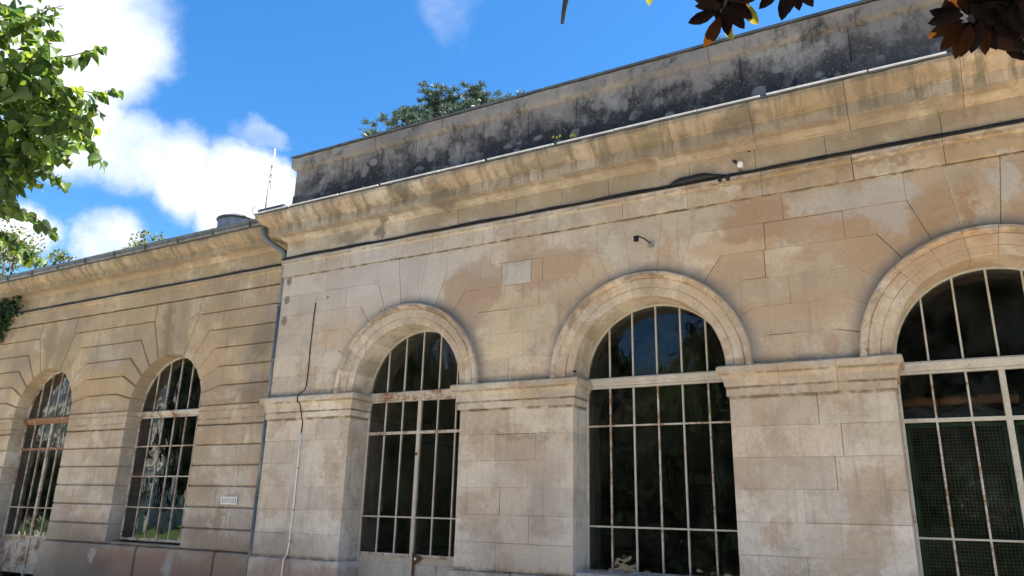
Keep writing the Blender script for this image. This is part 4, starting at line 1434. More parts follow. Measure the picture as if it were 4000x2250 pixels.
rb = thing('roof_hatch', 'dark low zinc hatch on the roof beside the end of the parapet', 'hatch', (-11.0, 0.9, 7.0))
mesh_obj('curb', *box_vf(-11.5, -10.6, 0.9, 1.5, 6.70, 7.38), 'zinc', rb)
mesh_obj('lid', *bevel_box(-11.58, -10.85, 0.82, 1.55, 7.385, 7.44, .01), 'zinc', rb)
mesh_obj('white_stop', *bevel_box(-10.83, -10.75, 0.80, 0.88, 7.30, 7.42, .01), 'white_plastic', rb)
tag(mesh_obj('gutter_hook', *tube_vf([(-10.17, -0.44, 6.60), (-10.19, -0.47, 6.68), (-10.17, -0.47, 6.74), (-10.12, -0.45, 6.77)], [.018, .015, .012, .016], 8), 'white_plastic', None, True),
    'white hooked end piece where the cornice capping meets the gutter', 'hook')

# ------------------------------------------------------------------ vegetation
def rot_to(n, spin):
    q = Vector((0, 0, 1)).rotation_difference(n)
    return q.to_matrix().to_4x4() @ Matrix.Rotation(spin, 4, 'Z')


# leaf shapes: y is the leaf axis (base at 0, tip at 1), z the upper side
HEART = [(0, 0, 0), (0.30, -0.06, .05), (0.50, 0.18, .09), (0.47, 0.45, .08), (0.28, 0.75, .02), (0, 1.08, -.10), (-0.28, 0.75, .02), (-0.47, 0.45, .08), (-0.50, 0.18, .09), (-0.30, -0.06, .05), (0, 0.35, -.02), (0, 0.75, -.05)]
HEART_F = [(0, 1, 2, 10), (10, 2, 3), (10, 3, 4, 11), (11, 4, 5), (0, 10, 8, 9), (10, 7, 8), (10, 11, 6, 7), (11, 5, 6)]
OVAL = [(0, 0, 0), (0.13, 0.15, .03), (0.21, 0.38, .05), (0.21, 0.62, .04), (0.12, 0.85, .0), (0, 1.0, -.05), (-0.12, 0.85, .0), (-0.21, 0.62, .04), (-0.21, 0.38, .05), (-0.13, 0.15, .03), (0, 0.4, -.01), (0, 0.75, -.03)]
OVAL_F = HEART_F


def leaf_mesh(name, V, F, mat, bend=0.0):
    me = bpy.data.meshes.new(name)
    me.from_pydata([(x, y, z - bend * y * y) for x, y, z in V], [], F)
    me.materials.append(MATS[mat])
    me.polygons.foreach_set('use_smooth', [True] * len(me.polygons))
    me.update()
    return me


def place_leaf(me, parent, base, axis, up, size, name='leaf'):
    o = bpy.data.objects.new(name, me)
    COL.objects.link(o)
    o.parent = parent
    y = axis.normalized()
    z = (up - y * up.dot(y))
    if z.length < 1e-3:
        z = Vector((1, 0, 0)) - y * y.x
    z.normalize()
    x = y.cross(z)
    M = Matrix(((x.x, y.x, z.x, 0), (x.y, y.y, z.y, 0), (x.z, y.z, z.z, 0), (0, 0, 0, 1)))
    o.matrix_basis = Matrix.Translation(Vector(base) - world_loc(parent)) @ M @ Matrix.Scale(size, 4)
    return o


def leaf_mass(name, parent, mat, bases, axes, ups, sizes, V, F):
    """joined leaves, numpy"""
    V = np.array(V)
    n = len(bases)
    y = axes / np.linalg.norm(axes, axis=1, keepdims=True)
    z = ups - y * np.sum(ups * y, axis=1, keepdims=True)
    z /= np.maximum(np.linalg.norm(z, axis=1, keepdims=True), 1e-6)
    x = np.cross(y, z)
    off = np.array(world_loc(parent)) if parent is not None else np.zeros(3)
    P = bases[:, None, :] - off + sizes[:, None, None] * (V[None, :, 0:1] * x[:, None, :] + V[None, :, 1:2] * y[:, None, :] + V[None, :, 2:3] * z[:, None, :])
    k = len(V)
    vs = P.reshape(-1, 3)
    lens = np.array([len(f) for f in F])
    flat = np.concatenate([np.array(f) for f in F])
    loops = (flat[None, :] + (np.arange(n) * k)[:, None]).reshape(-1)
    totals = np.tile(lens, n)
    starts = np.concatenate([[0], np.cumsum(totals)[:-1]])
    me = bpy.data.meshes.new(name)
    me.vertices.add(len(vs))
    me.vertices.foreach_set('co', vs.astype(np.float32).ravel())
    me.loops.add(len(loops))
    me.loops.foreach_set('vertex_index', loops.astype(np.int32))
    me.polygons.add(len(totals))
    me.polygons.foreach_set('loop_start', starts.astype(np.int32))
    me.polygons.foreach_set('loop_total', totals.astype(np.int32))
    me.materials.append(MATS[mat])
    me.update(calc_edges=True)
    me.validate()
    o = bpy.data.objects.new(name, me)
    COL.objects.link(o)
    if parent is not None:
        o.parent = parent
    return o


QUAD_V = [(-.35, 0, 0), (.35, 0, 0), (.28, 1, .05), (-.28, 1, .05)]
QUAD_F = [(0, 1, 2, 3)]
DIA_V = [(0, 0, 0), (.32, .45, .06), (0, 1, 0), (-.32, .45, .06)]
DIA_F = [(0, 1, 2, 3)]


def rv(n):
    a = rng.normal(size=(n, 3))
    return a / np.linalg.norm(a, axis=1, keepdims=True)


def broad_tree(name, label, loc, height, rad, mat, n=9000, leaf=0.16, clumps=34, zmin=0.35, group=None, crown_c=None, open_=0.0):
    t = thing(name, label, 'tree', loc, group)
    x0, y0, z0 = loc
    r = np.random.default_rng(int(abs(x0 * 100 + y0 * 10)) % 99991)
    mesh_obj('trunk', *tube_vf([(x0, y0, 0), (x0 + .1, y0, height * .3), (x0 - .1, y0 + .1, height * .62), (x0, y0, height * .9)], [rad * .085, rad * .06, rad * .035, .02], 9), 'bark', t, True)
    cs = []
    cz = height * (zmin + 1) / 2
    hz = height * (1 - zmin) / 2
    for i in range(clumps):
        d = r.normal(size=3)
        d /= np.linalg.norm(d)
        q = r.uniform(.45, 1.0) ** .6
        cs.append((x0 + d[0] * rad * q * .8, y0 + d[1] * rad * q * .8, cz + d[2] * hz * q * .86, rad * r.uniform(.20, .38)))
    # limbs
    a = Acc()
    for c in cs[::2]:
        st = (x0, y0, min(c[2] * .7, height * .6))
        mid = ((x0 + c[0]) / 2, (y0 + c[1]) / 2, (st[2] + c[2]) / 2 + .2)
        a.add(tube_vf([st, mid, c[:3]], [rad * .03, rad * .018, rad * .006], 5))
    a.obj('limbs', 'bark', t, True)
    per = n // clumps
    B = []
    for c in cs:
        d = r.normal(size=(per, 3))
        d /= np.linalg.norm(d, axis=1, keepdims=True)
        q = r.uniform(0, 1, size=(per, 1)) ** (0.42 + open_)
        B.append(np.array(c[:3]) + d * q * c[3] * np.array([1.15, 1.15, .75]))
    B = np.concatenate(B)
    m_ = len(B)
    ax = r.normal(size=(m_, 3)) + np.array([0, 0, -.4])
    up = r.normal(size=(m_, 3)) + np.array([0, 0, 1.0])
    o = leaf_mass('crown', t, mat, B, ax, up, r.uniform(.6, 1.3, size=m_) * leaf, DIA_V, DIA_F)
    return t


def tuft_tree(name, label, loc, height, rad, n=30000, group=None, tiers=9, seed=1, wide_top=True, needle=0.17, ztop_frac=0.45):
    """cedar: level plates of needle tufts on long limbs"""
    t = thing(name, label, 'tree', loc, group)
    x0, y0, _ = loc
    r = np.random.default_rng(seed)
    mesh_obj('trunk', *tube_vf([(x0, y0, 0), (x0, y0, height * .5), (x0, y0, height * .97)], [rad * .10, rad * .07, .05], 10), 'bark', t, True)
    a = Acc()
    B = []
    tot = 0
    plates = []
    for k in range(tiers):
        z = height * (1 - ztop_frac) + height * ztop_frac * (k + .5) / tiers
        f = 1 - (k / (tiers - 1)) ** 2.2 * (0.5 if wide_top else 0.95)
        for q in range(7):
            an = r.uniform(0, 6.283)
            L = rad * f * r.uniform(.35, 1.0)
            plates.append((x0 + math.cos(an) * L, y0 + math.sin(an) * L, z + r.uniform(-.4, .5) + 0.04 * L, rad * r.uniform(.20, .34)))
            a.add(tube_vf([(x0, y0, z - .6), (x0 + math.cos(an) * L * .5, y0 + math.sin(an) * L * .5, z - .2), (x0 + math.cos(an) * L, y0 + math.sin(an) * L, z + .1)], [rad * .022, rad * .015, .02], 5))
    a.obj('limbs', 'bark', t, True)
    per = n // len(plates)
    AX, UP = [], []
    for (cx, cy, cz, pr) in plates:
        # sub tufts
        nt = 40
        tc_ = np.stack([r.normal(0, pr * .62, nt), r.normal(0, pr * .62, nt), r.normal(0, pr * .20, nt)], 1) + np.array([cx, cy, cz])
        idx = r.integers(0, nt, per)
        d = r.normal(size=(per, 3))
        d /= np.linalg.norm(d, axis=1, keepdims=True)
        d[:, 2] = np.abs(d[:, 2]) * .8 + .1
        B.append(tc_[idx] + d * r.uniform(0, .16, size=(per, 1)))
        AX.append(d)
    B = np.concatenate(B)
    AX = np.concatenate(AX)
    leaf_mass('crown', t, 'cedar_needle', B, AX, r.normal(size=(len(B), 3)), r.uniform(.7, 1.4, len(B)) * needle, [(-.14, 0, 0), (.14, 0, 0), (.05, 1, 0), (-.05, 1, 0)], QUAD_F)
    return t


# behind the building (seen over the eaves)
tuft_tree('cedar_tree', 'dark blue green cedar crown rising behind the parapet', (-15.15, 13.6, 0), 17.3, 3.15, 130000, seed=5, ztop_frac=.2, tiers=6, needle=.12)
tuft_tree('cedar_tree', 'tip of a small conifer showing over the parapet beside the hanging brown leaves', (-4.9, 15.0, 0), 18.05, 1.6, 9000, seed=8, wide_top=False, needle=.14)
tuft_tree('cedar_tree', 'low conifer tips just left of the cedar over the parapet', (-19.4, 13.0, 0), 16.9, 1.2, 6000, seed=9, wide_top=False, needle=.14)
broad_tree('ash_tree', 'yellowish loose crowned tree at the left edge behind the wing gutter', (-39.9, 10, 0), 15.3, 3.2, 'far_leaf', 12000, .17, 46, open_=.25)
broad_tree('ash_tree', 'small rounded yellow green tree second from the left behind the gutter', (-34.8, 10, 0), 14.15, 2.0, 'far_leaf', 5200, .17, 26, open_=.25)
broad_tree('ash_tree', 'green tree top behind the middle of the wing gutter', (-28.3, 10, 0), 13.5, 1.9, 'far_leaf', 6000, .17, 26)
broad_tree('ash_tree', 'tiny pale tree top between the round tree and the middle one', (-31.5, 10, 0), 13.1, 1.0, 'far_leaf', 2600, .15, 16)
broad_tree('garden_shrub', 'grey green bush beside the round roof drum', (-16.9, 4.2, 0), 9.35, .6, 'cedar_needle', 2600, .12, 16, zmin=.6)

# garden behind the camera: what the old panes mirror
for i, (X, Y, H, Rr, lab) in enumerate(((-24.5, -22, 20, 5.8, 'tall dark tree mirrored in the glass of the left door'), (3.2, -22, 21, 6.2, 'tall dark tree mirrored in the glass of the right door'),
                                        (-14.8, -22, 14, 3.4, 'tall narrow tree mirrored in the left half of the big window'), (-7.2, -24, 11.6, 3.6, 'low round tree mirrored in the right half of the big window'),
                                        (-42.2, -23.5, 16, 2.7, 'narrow tree mirrored in the right part of the narrow window'), (-44, -17.5, 4.6, 2.6, 'sunlit shrub mirrored in the lower panes of the wing'),
                                        (-53, -18.5, 5.0, 2.8, 'sunlit shrub mirrored in the rusty wing door'), (-9.8, -19.5, 7.6, 3.0, 'dark bushy tree mirrored behind the middle panes of the big window'), (-19.3, -20.5, 9.5, 3.0, 'dark bushy tree between the two tall ones mirrored in the door'), (-1.8, -19.0, 8.6, 2.8, 'dark bushy tree mirrored at the left edge of the right door'), (12, -20, 13, 4.6, 'tall tree far right behind the photographer'))):
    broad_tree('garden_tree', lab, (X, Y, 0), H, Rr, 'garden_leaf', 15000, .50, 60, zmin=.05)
hd = thing('added_hedge', 'long dark hedge added behind the camera to darken the lower panes', 'hedge', (-12, -13.4, 0))  # unseen hedge, added to keep bright ground out of the low reflections
n = 30000
hp = np.stack([rng.uniform(-24, 14, n), rng.uniform(-14.0, -12.8, n), rng.uniform(0.02, 2.9, n)], 1)
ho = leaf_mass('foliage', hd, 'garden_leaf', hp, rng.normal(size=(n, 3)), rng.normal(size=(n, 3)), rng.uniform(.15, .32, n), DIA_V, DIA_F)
mh = thing('cream_mansion', 'cream rendered mansion with slate mansard mirrored in the wing windows', 'building', (-60, -32, 0))
slab(mh, 'wall', 'cream_render', -74, -46.5, -38, -26, 0, 8.6)
slab(mh, 'cornice', 'cream_render', -74.4, -46.1, -38.4, -25.6, 8.601, 9.0)
mesh_obj('roof', [(-74.2, -25.8, 9.01), (-46.3, -25.8, 9.01), (-46.3, -38.2, 9.01), (-74.2, -38.2, 9.01), (-73, -27.4, 14.6), (-47.5, -27.4, 14.6), (-47.5, -36.6, 14.6), (-73, -36.6, 14.6)],
         [(0, 1, 5, 4), (1, 2, 6, 5), (2, 3, 7, 6), (3, 0, 4, 7), (4, 5, 6, 7), (3, 2, 1, 0)], 'roof_slate', mh)
for k in range(9):
    X = -72.3 + k * 3.0
    for z in (1.2, 5.0):
        w = mesh_obj('window', *box_vf(X, X + 1.2, -26.0, -25.93, z, z + 2.3), 'dark_hole', mh)
        mesh_obj('window_surround', *box_vf(X - .2, X + 1.4, -26.0, -25.96, z - .2, z + 2.6), 'white_plastic', mh)
    mesh_obj('dormer', *box_vf(X, X + 1.3, -28, -26.2, 9.3, 11.2), 'white_plastic', mh)
for z in (4.2, 8.0):
    mesh_obj('string_course', *box_vf(-74.1, -46.4, -26.0, -25.85, z, z + .25), 'white_plastic', mh)

# ivy at the left end of the wing cornice
iv = thing('ivy', 'dark ivy spilling over the wing cornice at the left edge', 'plant', (-19.4, 0.0, 5.0))
n = 900
c0 = np.array([(-19.3, .10, 5.95), (-19.0, .08, 5.75), (-19.5, .06, 5.55), (-19.1, .10, 5.35), (-19.9, .0, 5.9), (-18.75, .10, 5.98)])
idx = rng.integers(0, len(c0), n)
B = c0[idx] + rng.normal(size=(n, 3)) * np.array([.22, .04, .16])
B[:, 1] = np.minimum(B[:, 1], .15)
leaf_mass('foliage', iv, 'ivy_leaf', B, rng.normal(size=(n, 3)) + np.array([0, -.3, -.8]), rng.normal(size=(n, 3)) * .6 + np.array([0, -1, .3]), rng.uniform(.05, .09, n), HEART, HEART_F)
mesh_obj('stem', *tube_vf([(-19.6, .12, 4.6), (-19.3, .13, 5.2), (-19.1, .12, 5.7), (-18.7, .13, 6.02), (-18.55, .13, 6.05)], .012, 6), 'bark', iv, True)

# world coordinates of twigs, leaf clumps and hanging leaves
TWIGS = [
    [(-5.671, -7.032, 4.343), (-5.059, -7.047, 4.393), (-4.65, -7.036, 4.458), (-4.396, -7.035, 4.458), (-4.265, -7.02, 4.454)],
    [(-4.796, -7.047, 4.427), (-4.527, -7.031, 4.449), (-4.377, -6.965, 4.439)],
    [(-5.508, -6.968, 4.148), (-4.991, -6.95, 4.224), (-4.695, -6.901, 4.281), (-4.421, -6.833, 4.267), (-4.278, -6.808, 4.273), (-4.14, -6.792, 4.273)],
    [(-4.741, -6.939, 4.229), (-4.573, -6.939, 4.307), (-4.414, -6.962, 4.379)],
    [(-4.811, -6.917, 4.307), (-4.632, -6.855, 4.246), (-4.573, -6.805, 4.2)],
    [(-5.365, -6.998, 3.977), (-4.939, -6.949, 4.093), (-4.635, -6.855, 4.132), (-4.476, -6.74, 4.094), (-4.342, -6.686, 4.058), (-4.195, -6.657, 4.064)],
    [(-4.732, -6.83, 4.159), (-4.551, -6.741, 4.071), (-4.38, -6.688, 3.991), (-4.271, -6.635, 3.907)],
    [(-4.766, -6.821, 4.086), (-4.588, -6.727, 3.989), (-4.419, -6.672, 3.903), (-4.401, -6.613, 3.877)],
    [(-4.828, -6.839, 3.979), (-4.67, -6.72, 3.942), (-4.457, -6.672, 3.828), (-4.36, -6.621, 3.719), (-4.322, -6.566, 3.604)],
    [(-5.074, -6.854, 3.976), (-4.848, -6.753, 3.856), (-4.634, -6.702, 3.745), (-4.53, -6.639, 3.639)],
    [(-5.102, -6.82, 3.884), (-4.902, -6.746, 3.729), (-4.693, -6.688, 3.598), (-4.567, -6.596, 3.501)],
    [(-5.156, -6.875, 3.813), (-4.956, -6.801, 3.66), (-4.837, -6.728, 3.583), (-4.723, -6.678, 3.512)],
    [(-5.201, -6.877, 3.708), (-4.994, -6.812, 3.58), (-4.885, -6.74, 3.477)],
    [(-5.563, -6.885, 3.667), (-5.151, -6.832, 3.492), (-4.926, -6.76, 3.39), (-4.809, -6.716, 3.337), (-4.694, -6.669, 3.267), (-4.579, -6.608, 3.172)],
    [(-5.395, -6.785, 3.389), (-5.177, -6.728, 3.288), (-4.964, -6.701, 3.202), (-4.867, -6.69, 3.13)],
    [(-5.293, -6.745, 3.302), (-5.044, -6.637, 3.216), (-4.841, -6.629, 3.119), (-4.725, -6.58, 3.038)],
    [(-4.949, -6.656, 3.181), (-4.853, -6.644, 3.103), (-4.804, -6.621, 3.037)],
    [(-5.272, -6.842, 3.484), (-5.056, -6.786, 3.382), (-4.942, -6.735, 3.313)],
]
MASS = [(-4.772, -7.099, 4.502, 0.26, 70), (-4.87, -6.935, 4.432, 0.22, 50), (-4.873, -6.907, 4.185, 0.26, 90), (-4.704, -6.831, 4.209, 0.16, 40), (-4.762, -6.764, 4.043, 0.24, 80), (-4.613, -6.694, 4.027, 0.13, 26), (-4.94, -6.767, 3.928, 0.3, 120), (-4.672, -6.686, 3.903, 0.17, 44), (-4.852, -6.683, 3.775, 0.2, 60), (-5.045, -6.789, 3.713, 0.24, 80), (-4.932, -6.706, 3.612, 0.13, 26), (-5.107, -6.769, 3.537, 0.16, 36), (-5.176, -6.889, 4.043, 0.35, 140), (-5.118, -6.954, 4.439, 0.3, 90), (-5.357, -6.711, 3.998, 0.35, 160), (-5.221, -6.681, 4.256, 0.3, 120), (-5.151, -6.569, 4.048, 0.25, 90), (-5.093, -6.727, 3.193, 0.09, 6), (-5.291, -7.139, 4.469, 0.4, 160), (-5.47, -7.001, 4.002, 0.45, 220), (-5.568, -6.817, 3.581, 0.3, 90), (-5.782, -7.243, 4.254, 0.6, 260), (-5.922, -7.025, 3.742, 0.5, 180), (-4.991, -7.101, 4.943, 0.35, 120), (-5.381, -7.288, 5.017, 0.5, 180), (-6.165, -7.469, 4.541, 0.7, 260), (-4.81, -6.926, 5.1, 0.25, 60)]
MAGNOLIA = [
    ((-0.471, -6.738, 3.269), (-0.543, -6.7, 3.193), 'r'),
    ((-0.492, -6.712, 3.313), (-0.569, -6.719, 3.298), 'u'),
    ((-0.462, -6.657, 3.332), (-0.46, -6.61, 3.267), 'y'),
    ((-0.406, -6.665, 3.357), (-0.375, -6.616, 3.296), 'y'),
    ((-0.487, -6.727, 3.334), (-0.563, -6.778, 3.376), 'u'),
    ((-0.463, -6.712, 3.32), (-0.554, -6.748, 3.341), 'u'),
    ((-0.451, -6.737, 3.307), (-0.461, -6.684, 3.231), 'u'),
    ((-0.446, -6.727, 3.312), (-0.41, -6.676, 3.25), 'u'),
    ((-0.441, -6.717, 3.333), (-0.386, -6.673, 3.287), 'u'),
    ((-0.446, -6.723, 3.339), (-0.369, -6.704, 3.333), 'u'),
    ((-0.428, -6.734, 3.358), (-0.314, -6.705, 3.345), 'u'),
    ((-0.466, -6.712, 3.404), (-0.516, -6.669, 3.333), 'u'),
    ((-0.482, -6.726, 3.417), (-0.435, -6.653, 3.333), 'u'),
    ((-0.404, -6.702, 3.422), (-0.414, -6.626, 3.319), 'u'),
    ((-0.503, -6.704, 3.415), (-0.485, -6.626, 3.318), 'u'),
    ((-0.448, -6.699, 3.407), (-0.509, -6.642, 3.315), 'u'),
    ((-0.245, -6.691, 3.338), (-0.286, -6.636, 3.256), 'u'),
    ((-0.231, -6.696, 3.346), (-0.18, -6.639, 3.274), 'u'),
    ((-0.276, -6.691, 3.366), (-0.334, -6.666, 3.322), 'u'),
    ((-0.225, -6.678, 3.373), (-0.229, -6.617, 3.29), 'u'),
    ((-0.256, -6.677, 3.401), (-0.256, -6.604, 3.301), 'u'),
    ((-0.201, -6.688, 3.34), (-0.119, -6.662, 3.312), 'u'),
    ((-0.27, -6.722, 3.374), (-0.348, -6.727, 3.367), 'u'),
    ((-0.186, -6.668, 3.397), (-0.189, -6.607, 3.315), 'u'),
    ((0.246, -6.553, 3.136), (0.139, -6.534, 3.119), 'a'),
    ((0.251, -6.566, 3.118), (0.17, -6.525, 3.063), 'a'),
    ((0.258, -6.569, 3.104), (0.207, -6.517, 3.024), 'a'),
    ((0.253, -6.613, 3.08), (0.23, -6.572, 3.015), 'r'),
    ((0.279, -6.586, 3.089), (0.286, -6.537, 3.005), 'r'),
    ((0.244, -6.593, 3.125), (0.151, -6.608, 3.161), 'u'),
    ((0.243, -6.604, 3.125), (0.157, -6.599, 3.128), 'u'),
    ((0.264, -6.564, 3.152), (0.201, -6.604, 3.221), 'r'),
    ((0.286, -6.608, 3.086), (0.255, -6.567, 3.022), 'u'),
    ((0.299, -6.582, 3.098), (0.317, -6.539, 3.023), 'u'),
    ((0.302, -6.572, 3.119), (0.362, -6.536, 3.047), 'u'),
    ((0.32, -6.587, 3.102), (0.355, -6.559, 3.047), 'u'),
    ((0.354, -6.648, 3.078), (0.395, -6.606, 2.998), 'u'),
    ((0.372, -6.676, 3.08), (0.403, -6.631, 2.997), 'u'),
    ((0.271, -6.612, 3.132), (0.344, -6.626, 3.139), 'u'),
    ((0.291, -6.625, 3.13), (0.379, -6.614, 3.093), 'u'),
    ((0.274, -6.616, 3.157), (0.228, -6.654, 3.22), 'u'),
    ((0.322, -6.629, 3.13), (0.395, -6.595, 3.058), 'u'),
    ((0.261, -6.628, 3.139), (0.316, -6.592, 3.072), 'u'),
    ((0.347, -6.631, 3.164), (0.347, -6.567, 3.064), 'u'),
    ((0.309, -6.61, 3.178), (0.287, -6.547, 3.082), 'u'),
    ((0.381, -6.668, 3.139), (0.382, -6.606, 3.041), 'u'),
    ((0.249, -6.599, 3.207), (0.303, -6.549, 3.119), 'u'),
    ((0.367, -6.615, 3.153), (0.299, -6.568, 3.094), 'u'),
    ((0.409, -6.646, 3.116), (0.326, -6.606, 3.074), 'u'),
    ((0.267, -6.637, 3.189), (0.363, -6.604, 3.119), 'u'),
    ((0.329, -6.63, 3.185), (0.261, -6.59, 3.136), 'u'),
    ((0.371, -6.612, 3.111), (0.374, -6.572, 3.044), 'u'),
    ((0.425, -6.633, 3.148), (0.365, -6.585, 3.089), 'u'),
    ((0.345, -6.618, 3.145), (0.42, -6.602, 3.101), 'u'),
    ((0.327, -6.567, 3.143), (0.383, -6.539, 3.085), 'u'),
    ((0.316, -6.561, 3.136), (0.236, -6.527, 3.097), 'u'),
    ((0.284, -6.556, 3.136), (0.354, -6.546, 3.104), 'u'),
    ((0.401, -6.595, 3.17), (0.411, -6.532, 3.066), 'u'),
    ((0.228, -6.578, 3.215), (0.204, -6.536, 3.154), 'u'),
    ((0.302, -6.542, 3.109), (0.256, -6.519, 3.08), 'u'),
    ((-0.667, -6.851, 3.429), (-0.703, -6.803, 3.358), 'y'),
    ((-0.654, -6.846, 3.428), (-0.623, -6.791, 3.372), 'u'),
    ((-0.95, -6.956, 3.425), (-0.975, -7.005, 3.466), 'u'),
    ((-0.559, -6.715, 3.639), (-0.59, -6.715, 3.629), 'u'),
    ((-0.818, -7.082, 3.64), (-0.742, -7.074, 3.662), 'u'),
    ((0.678, -6.56, 2.962), (0.674, -6.551, 2.947), 'u'),
    ((0.191, -6.456, 3.423), (0.191, -6.434, 3.392), 'u'),
    ((-0.844, -7.033, 3.429), (-0.818, -7.042, 3.451), 'u'),
    ((0.578, -6.251, 3.255), (0.638, -6.235, 3.205), 'u'),
    ((-0.266, -6.474, 3.611), (-0.29, -6.434, 3.555), 'u'),
    ((-0.793, -6.966, 3.684), (-0.871, -6.948, 3.635), 'u'),
    ((0.182, -6.674, 3.446), (0.185, -6.684, 3.458), 'u'),
    ((0.115, -6.412, 3.587), (0.191, -6.383, 3.542), 'u'),
    ((0.569, -6.243, 3.287), (0.508, -6.214, 3.259), 'u'),
    ((0.605, -6.399, 3.148), (0.557, -6.373, 3.123), 'u'),
    ((-0.399, -6.959, 3.54), (-0.345, -6.892, 3.478), 'u'),
    ((0.482, -6.459, 3.458), (0.426, -6.482, 3.503), 'u'),
    ((0.539, -6.52, 3.134), (0.468, -6.504, 3.132), 'u'),
    ((0.529, -6.647, 3.096), (0.599, -6.66, 3.091), 'u'),
    ((0.151, -6.624, 3.593), (0.098, -6.643, 3.619), 'u'),
    ((-0.73, -6.753, 3.875), (-0.641, -6.74, 3.888), 'u'),
    ((0.602, -6.441, 3.239), (0.603, -6.43, 3.221), 'u'),
    ((0.061, -6.612, 3.44), (0.141, -6.598, 3.418), 'u'),
    ((0.342, -6.596, 3.463), (0.303, -6.558, 3.42), 'u'),
    ((0.056, -6.868, 3.43), (0.041, -6.865, 3.426), 'u'),
    ((0.159, -6.58, 3.421), (0.076, -6.581, 3.429), 'u'),
    ((0.251, -6.783, 3.31), (0.281, -6.76, 3.275), 'u'),
    ((-0.908, -6.901, 3.585), (-0.8, -6.881, 3.61), 'u'),
    ((0.126, -6.673, 3.465), (0.105, -6.694, 3.492), 'u'),
    ((0.124, -6.809, 3.36), (0.099, -6.789, 3.337), 'u'),
    ((0.079, -6.442, 3.524), (0.047, -6.475, 3.568), 'u'),
    ((-0.491, -6.964, 3.534), (-0.51, -6.95, 3.515), 'u'),
    ((-0.392, -6.61, 3.733), (-0.318, -6.594, 3.728), 'u'),
    ((-0.667, -6.866, 3.639), (-0.649, -6.816, 3.591), 'u'),
    ((-0.576, -6.735, 3.791), (-0.558, -6.765, 3.825), 'u'),
    ((0.538, -6.396, 3.386), (0.586, -6.382, 3.351), 'u'),
    ((-0.303, -6.846, 3.571), (-0.352, -6.831, 3.547), 'u'),
    ((-0.35, -6.555, 3.728), (-0.364, -6.57, 3.743), 'u'),
    ((-0.731, -6.751, 3.892), (-0.646, -6.67, 3.837), 'u'),
    ((-0.189, -6.481, 3.52), (-0.094, -6.488, 3.536), 'u'),
    ((0.481, -6.583, 3.154), (0.451, -6.596, 3.183), 'u'),
    ((-0.827, -7.051, 3.467), (-0.881, -7.043, 3.433), 'u'),
    ((0.598, -6.356, 3.08), (0.653, -6.33, 3.009), 'u'),
    ((-1.043, -6.865, 3.64), (-1.105, -6.922, 3.665), 'u'),
    ((0.007, -6.691, 3.469), (0.084, -6.666, 3.436), 'u'),
    ((-0.524, -6.753, 3.479), (-0.537, -6.728, 3.445), 'u'),
    ((-0.659, -6.687, 3.705), (-0.577, -6.695, 3.737), 'u'),
    ((0.656, -6.255, 3.174), (0.575, -6.243, 3.184), 'u'),
    ((-0.894, -6.991, 3.658), (-0.943, -7.012, 3.656), 'u'),
    ((-0.095, -6.738, 3.353), (-0.178, -6.799, 3.423), 'u'),
    ((-0.692, -7.073, 3.572), (-0.613, -7.002, 3.527), 'u'),
    ((-0.032, -6.598, 3.596), (-0.065, -6.62, 3.622), 'u'),
    ((0.11, -6.764, 3.383), (0.059, -6.789, 3.416), 'u'),
    ((0.049, -6.699, 3.346), (0.035, -6.739, 3.398), 'u'),
    ((-0.298, -6.551, 3.639), (-0.235, -6.547, 3.642), 'u'),
    ((0.183, -6.516, 3.531), (0.16, -6.52, 3.538), 'u'),
    ((-0.198, -6.613, 3.517), (-0.2, -6.64, 3.549), 'u'),
    ((0.324, -6.487, 3.619), (0.311, -6.496, 3.632), 'u'),
    ((0.634, -6.411, 3.045), (0.678, -6.43, 3.059), 'u'),
    ((-0.836, -6.701, 3.657), (-0.815, -6.646, 3.603), 'u'),
    ((0.248, -6.504, 3.411), (0.265, -6.537, 3.454), 'u'),
    ((-0.919, -7.163, 3.57), (-0.847, -7.178, 3.615), 'u'),
    ((-0.899, -6.693, 3.66), (-0.95, -6.775, 3.726), 'u'),
]
BRANCHES = [[(3.3, -11.0, 2.3), (0.618, -6.536, 3.377), (0.45, -6.55, 3.272), (0.33, -6.586, 3.173), (0.261, -6.548, 3.127)], [(0.618, -6.536, 3.377), (0.219, -6.513, 3.602), (-0.155, -6.661, 3.473), (-0.246, -6.679, 3.355)], [(0.219, -6.513, 3.602), (-0.268, -6.711, 3.598), (-0.413, -6.722, 3.428), (-0.472, -6.706, 3.31)], [(-0.268, -6.711, 3.598), (-0.646, -6.882, 3.549), (-0.667, -6.851, 3.429)], [(-0.646, -6.882, 3.549), (-0.888, -6.956, 3.487), (-0.97, -6.934, 3.388), (-0.99, -6.911, 3.351), (-1.006, -6.891, 3.318)], [(0.45, -6.55, 3.272), (0.448, -6.586, 3.144), (0.382, -6.603, 3.113)]]

# ---- lime tree reaching in from the left
lime = thing('lime_tree', 'leafy lime tree with heart shaped backlit leaves reaching in at the upper left', 'tree', (-8.4, -7.2, 0))
mesh_obj('trunk', *tube_vf([(-8.4, -7.2, 0), (-8.35, -7.15, 1.6), (-8.2, -7.1, 3.2), (-8.3, -7.1, 5.4), (-8.3, -7.2, 8.0)], [.24, .19, .16, .12, .05], 12), 'bark', lime, True)
lr = random.Random(5)
heart_a = leaf_mesh('leaf', HEART, HEART_F, 'lime_leaf', 0.10)
heart_b = leaf_mesh('leaf', [(x, y, abs(x) * .35 + z) for x, y, z in HEART], HEART_F, 'lime_leaf', 0.22)
cnt = 0
extraB, extraA, extraU, extraS = [], [], [], []
tw = Acc()
tw.add(tube_vf([(-8.25, -7.1, 2.8), (-7.4, -6.9, 3.5), (-6.4, -6.7, 3.9), (-5.7, -6.65, 4.0)], [.07, .05, .03, .018], 7))
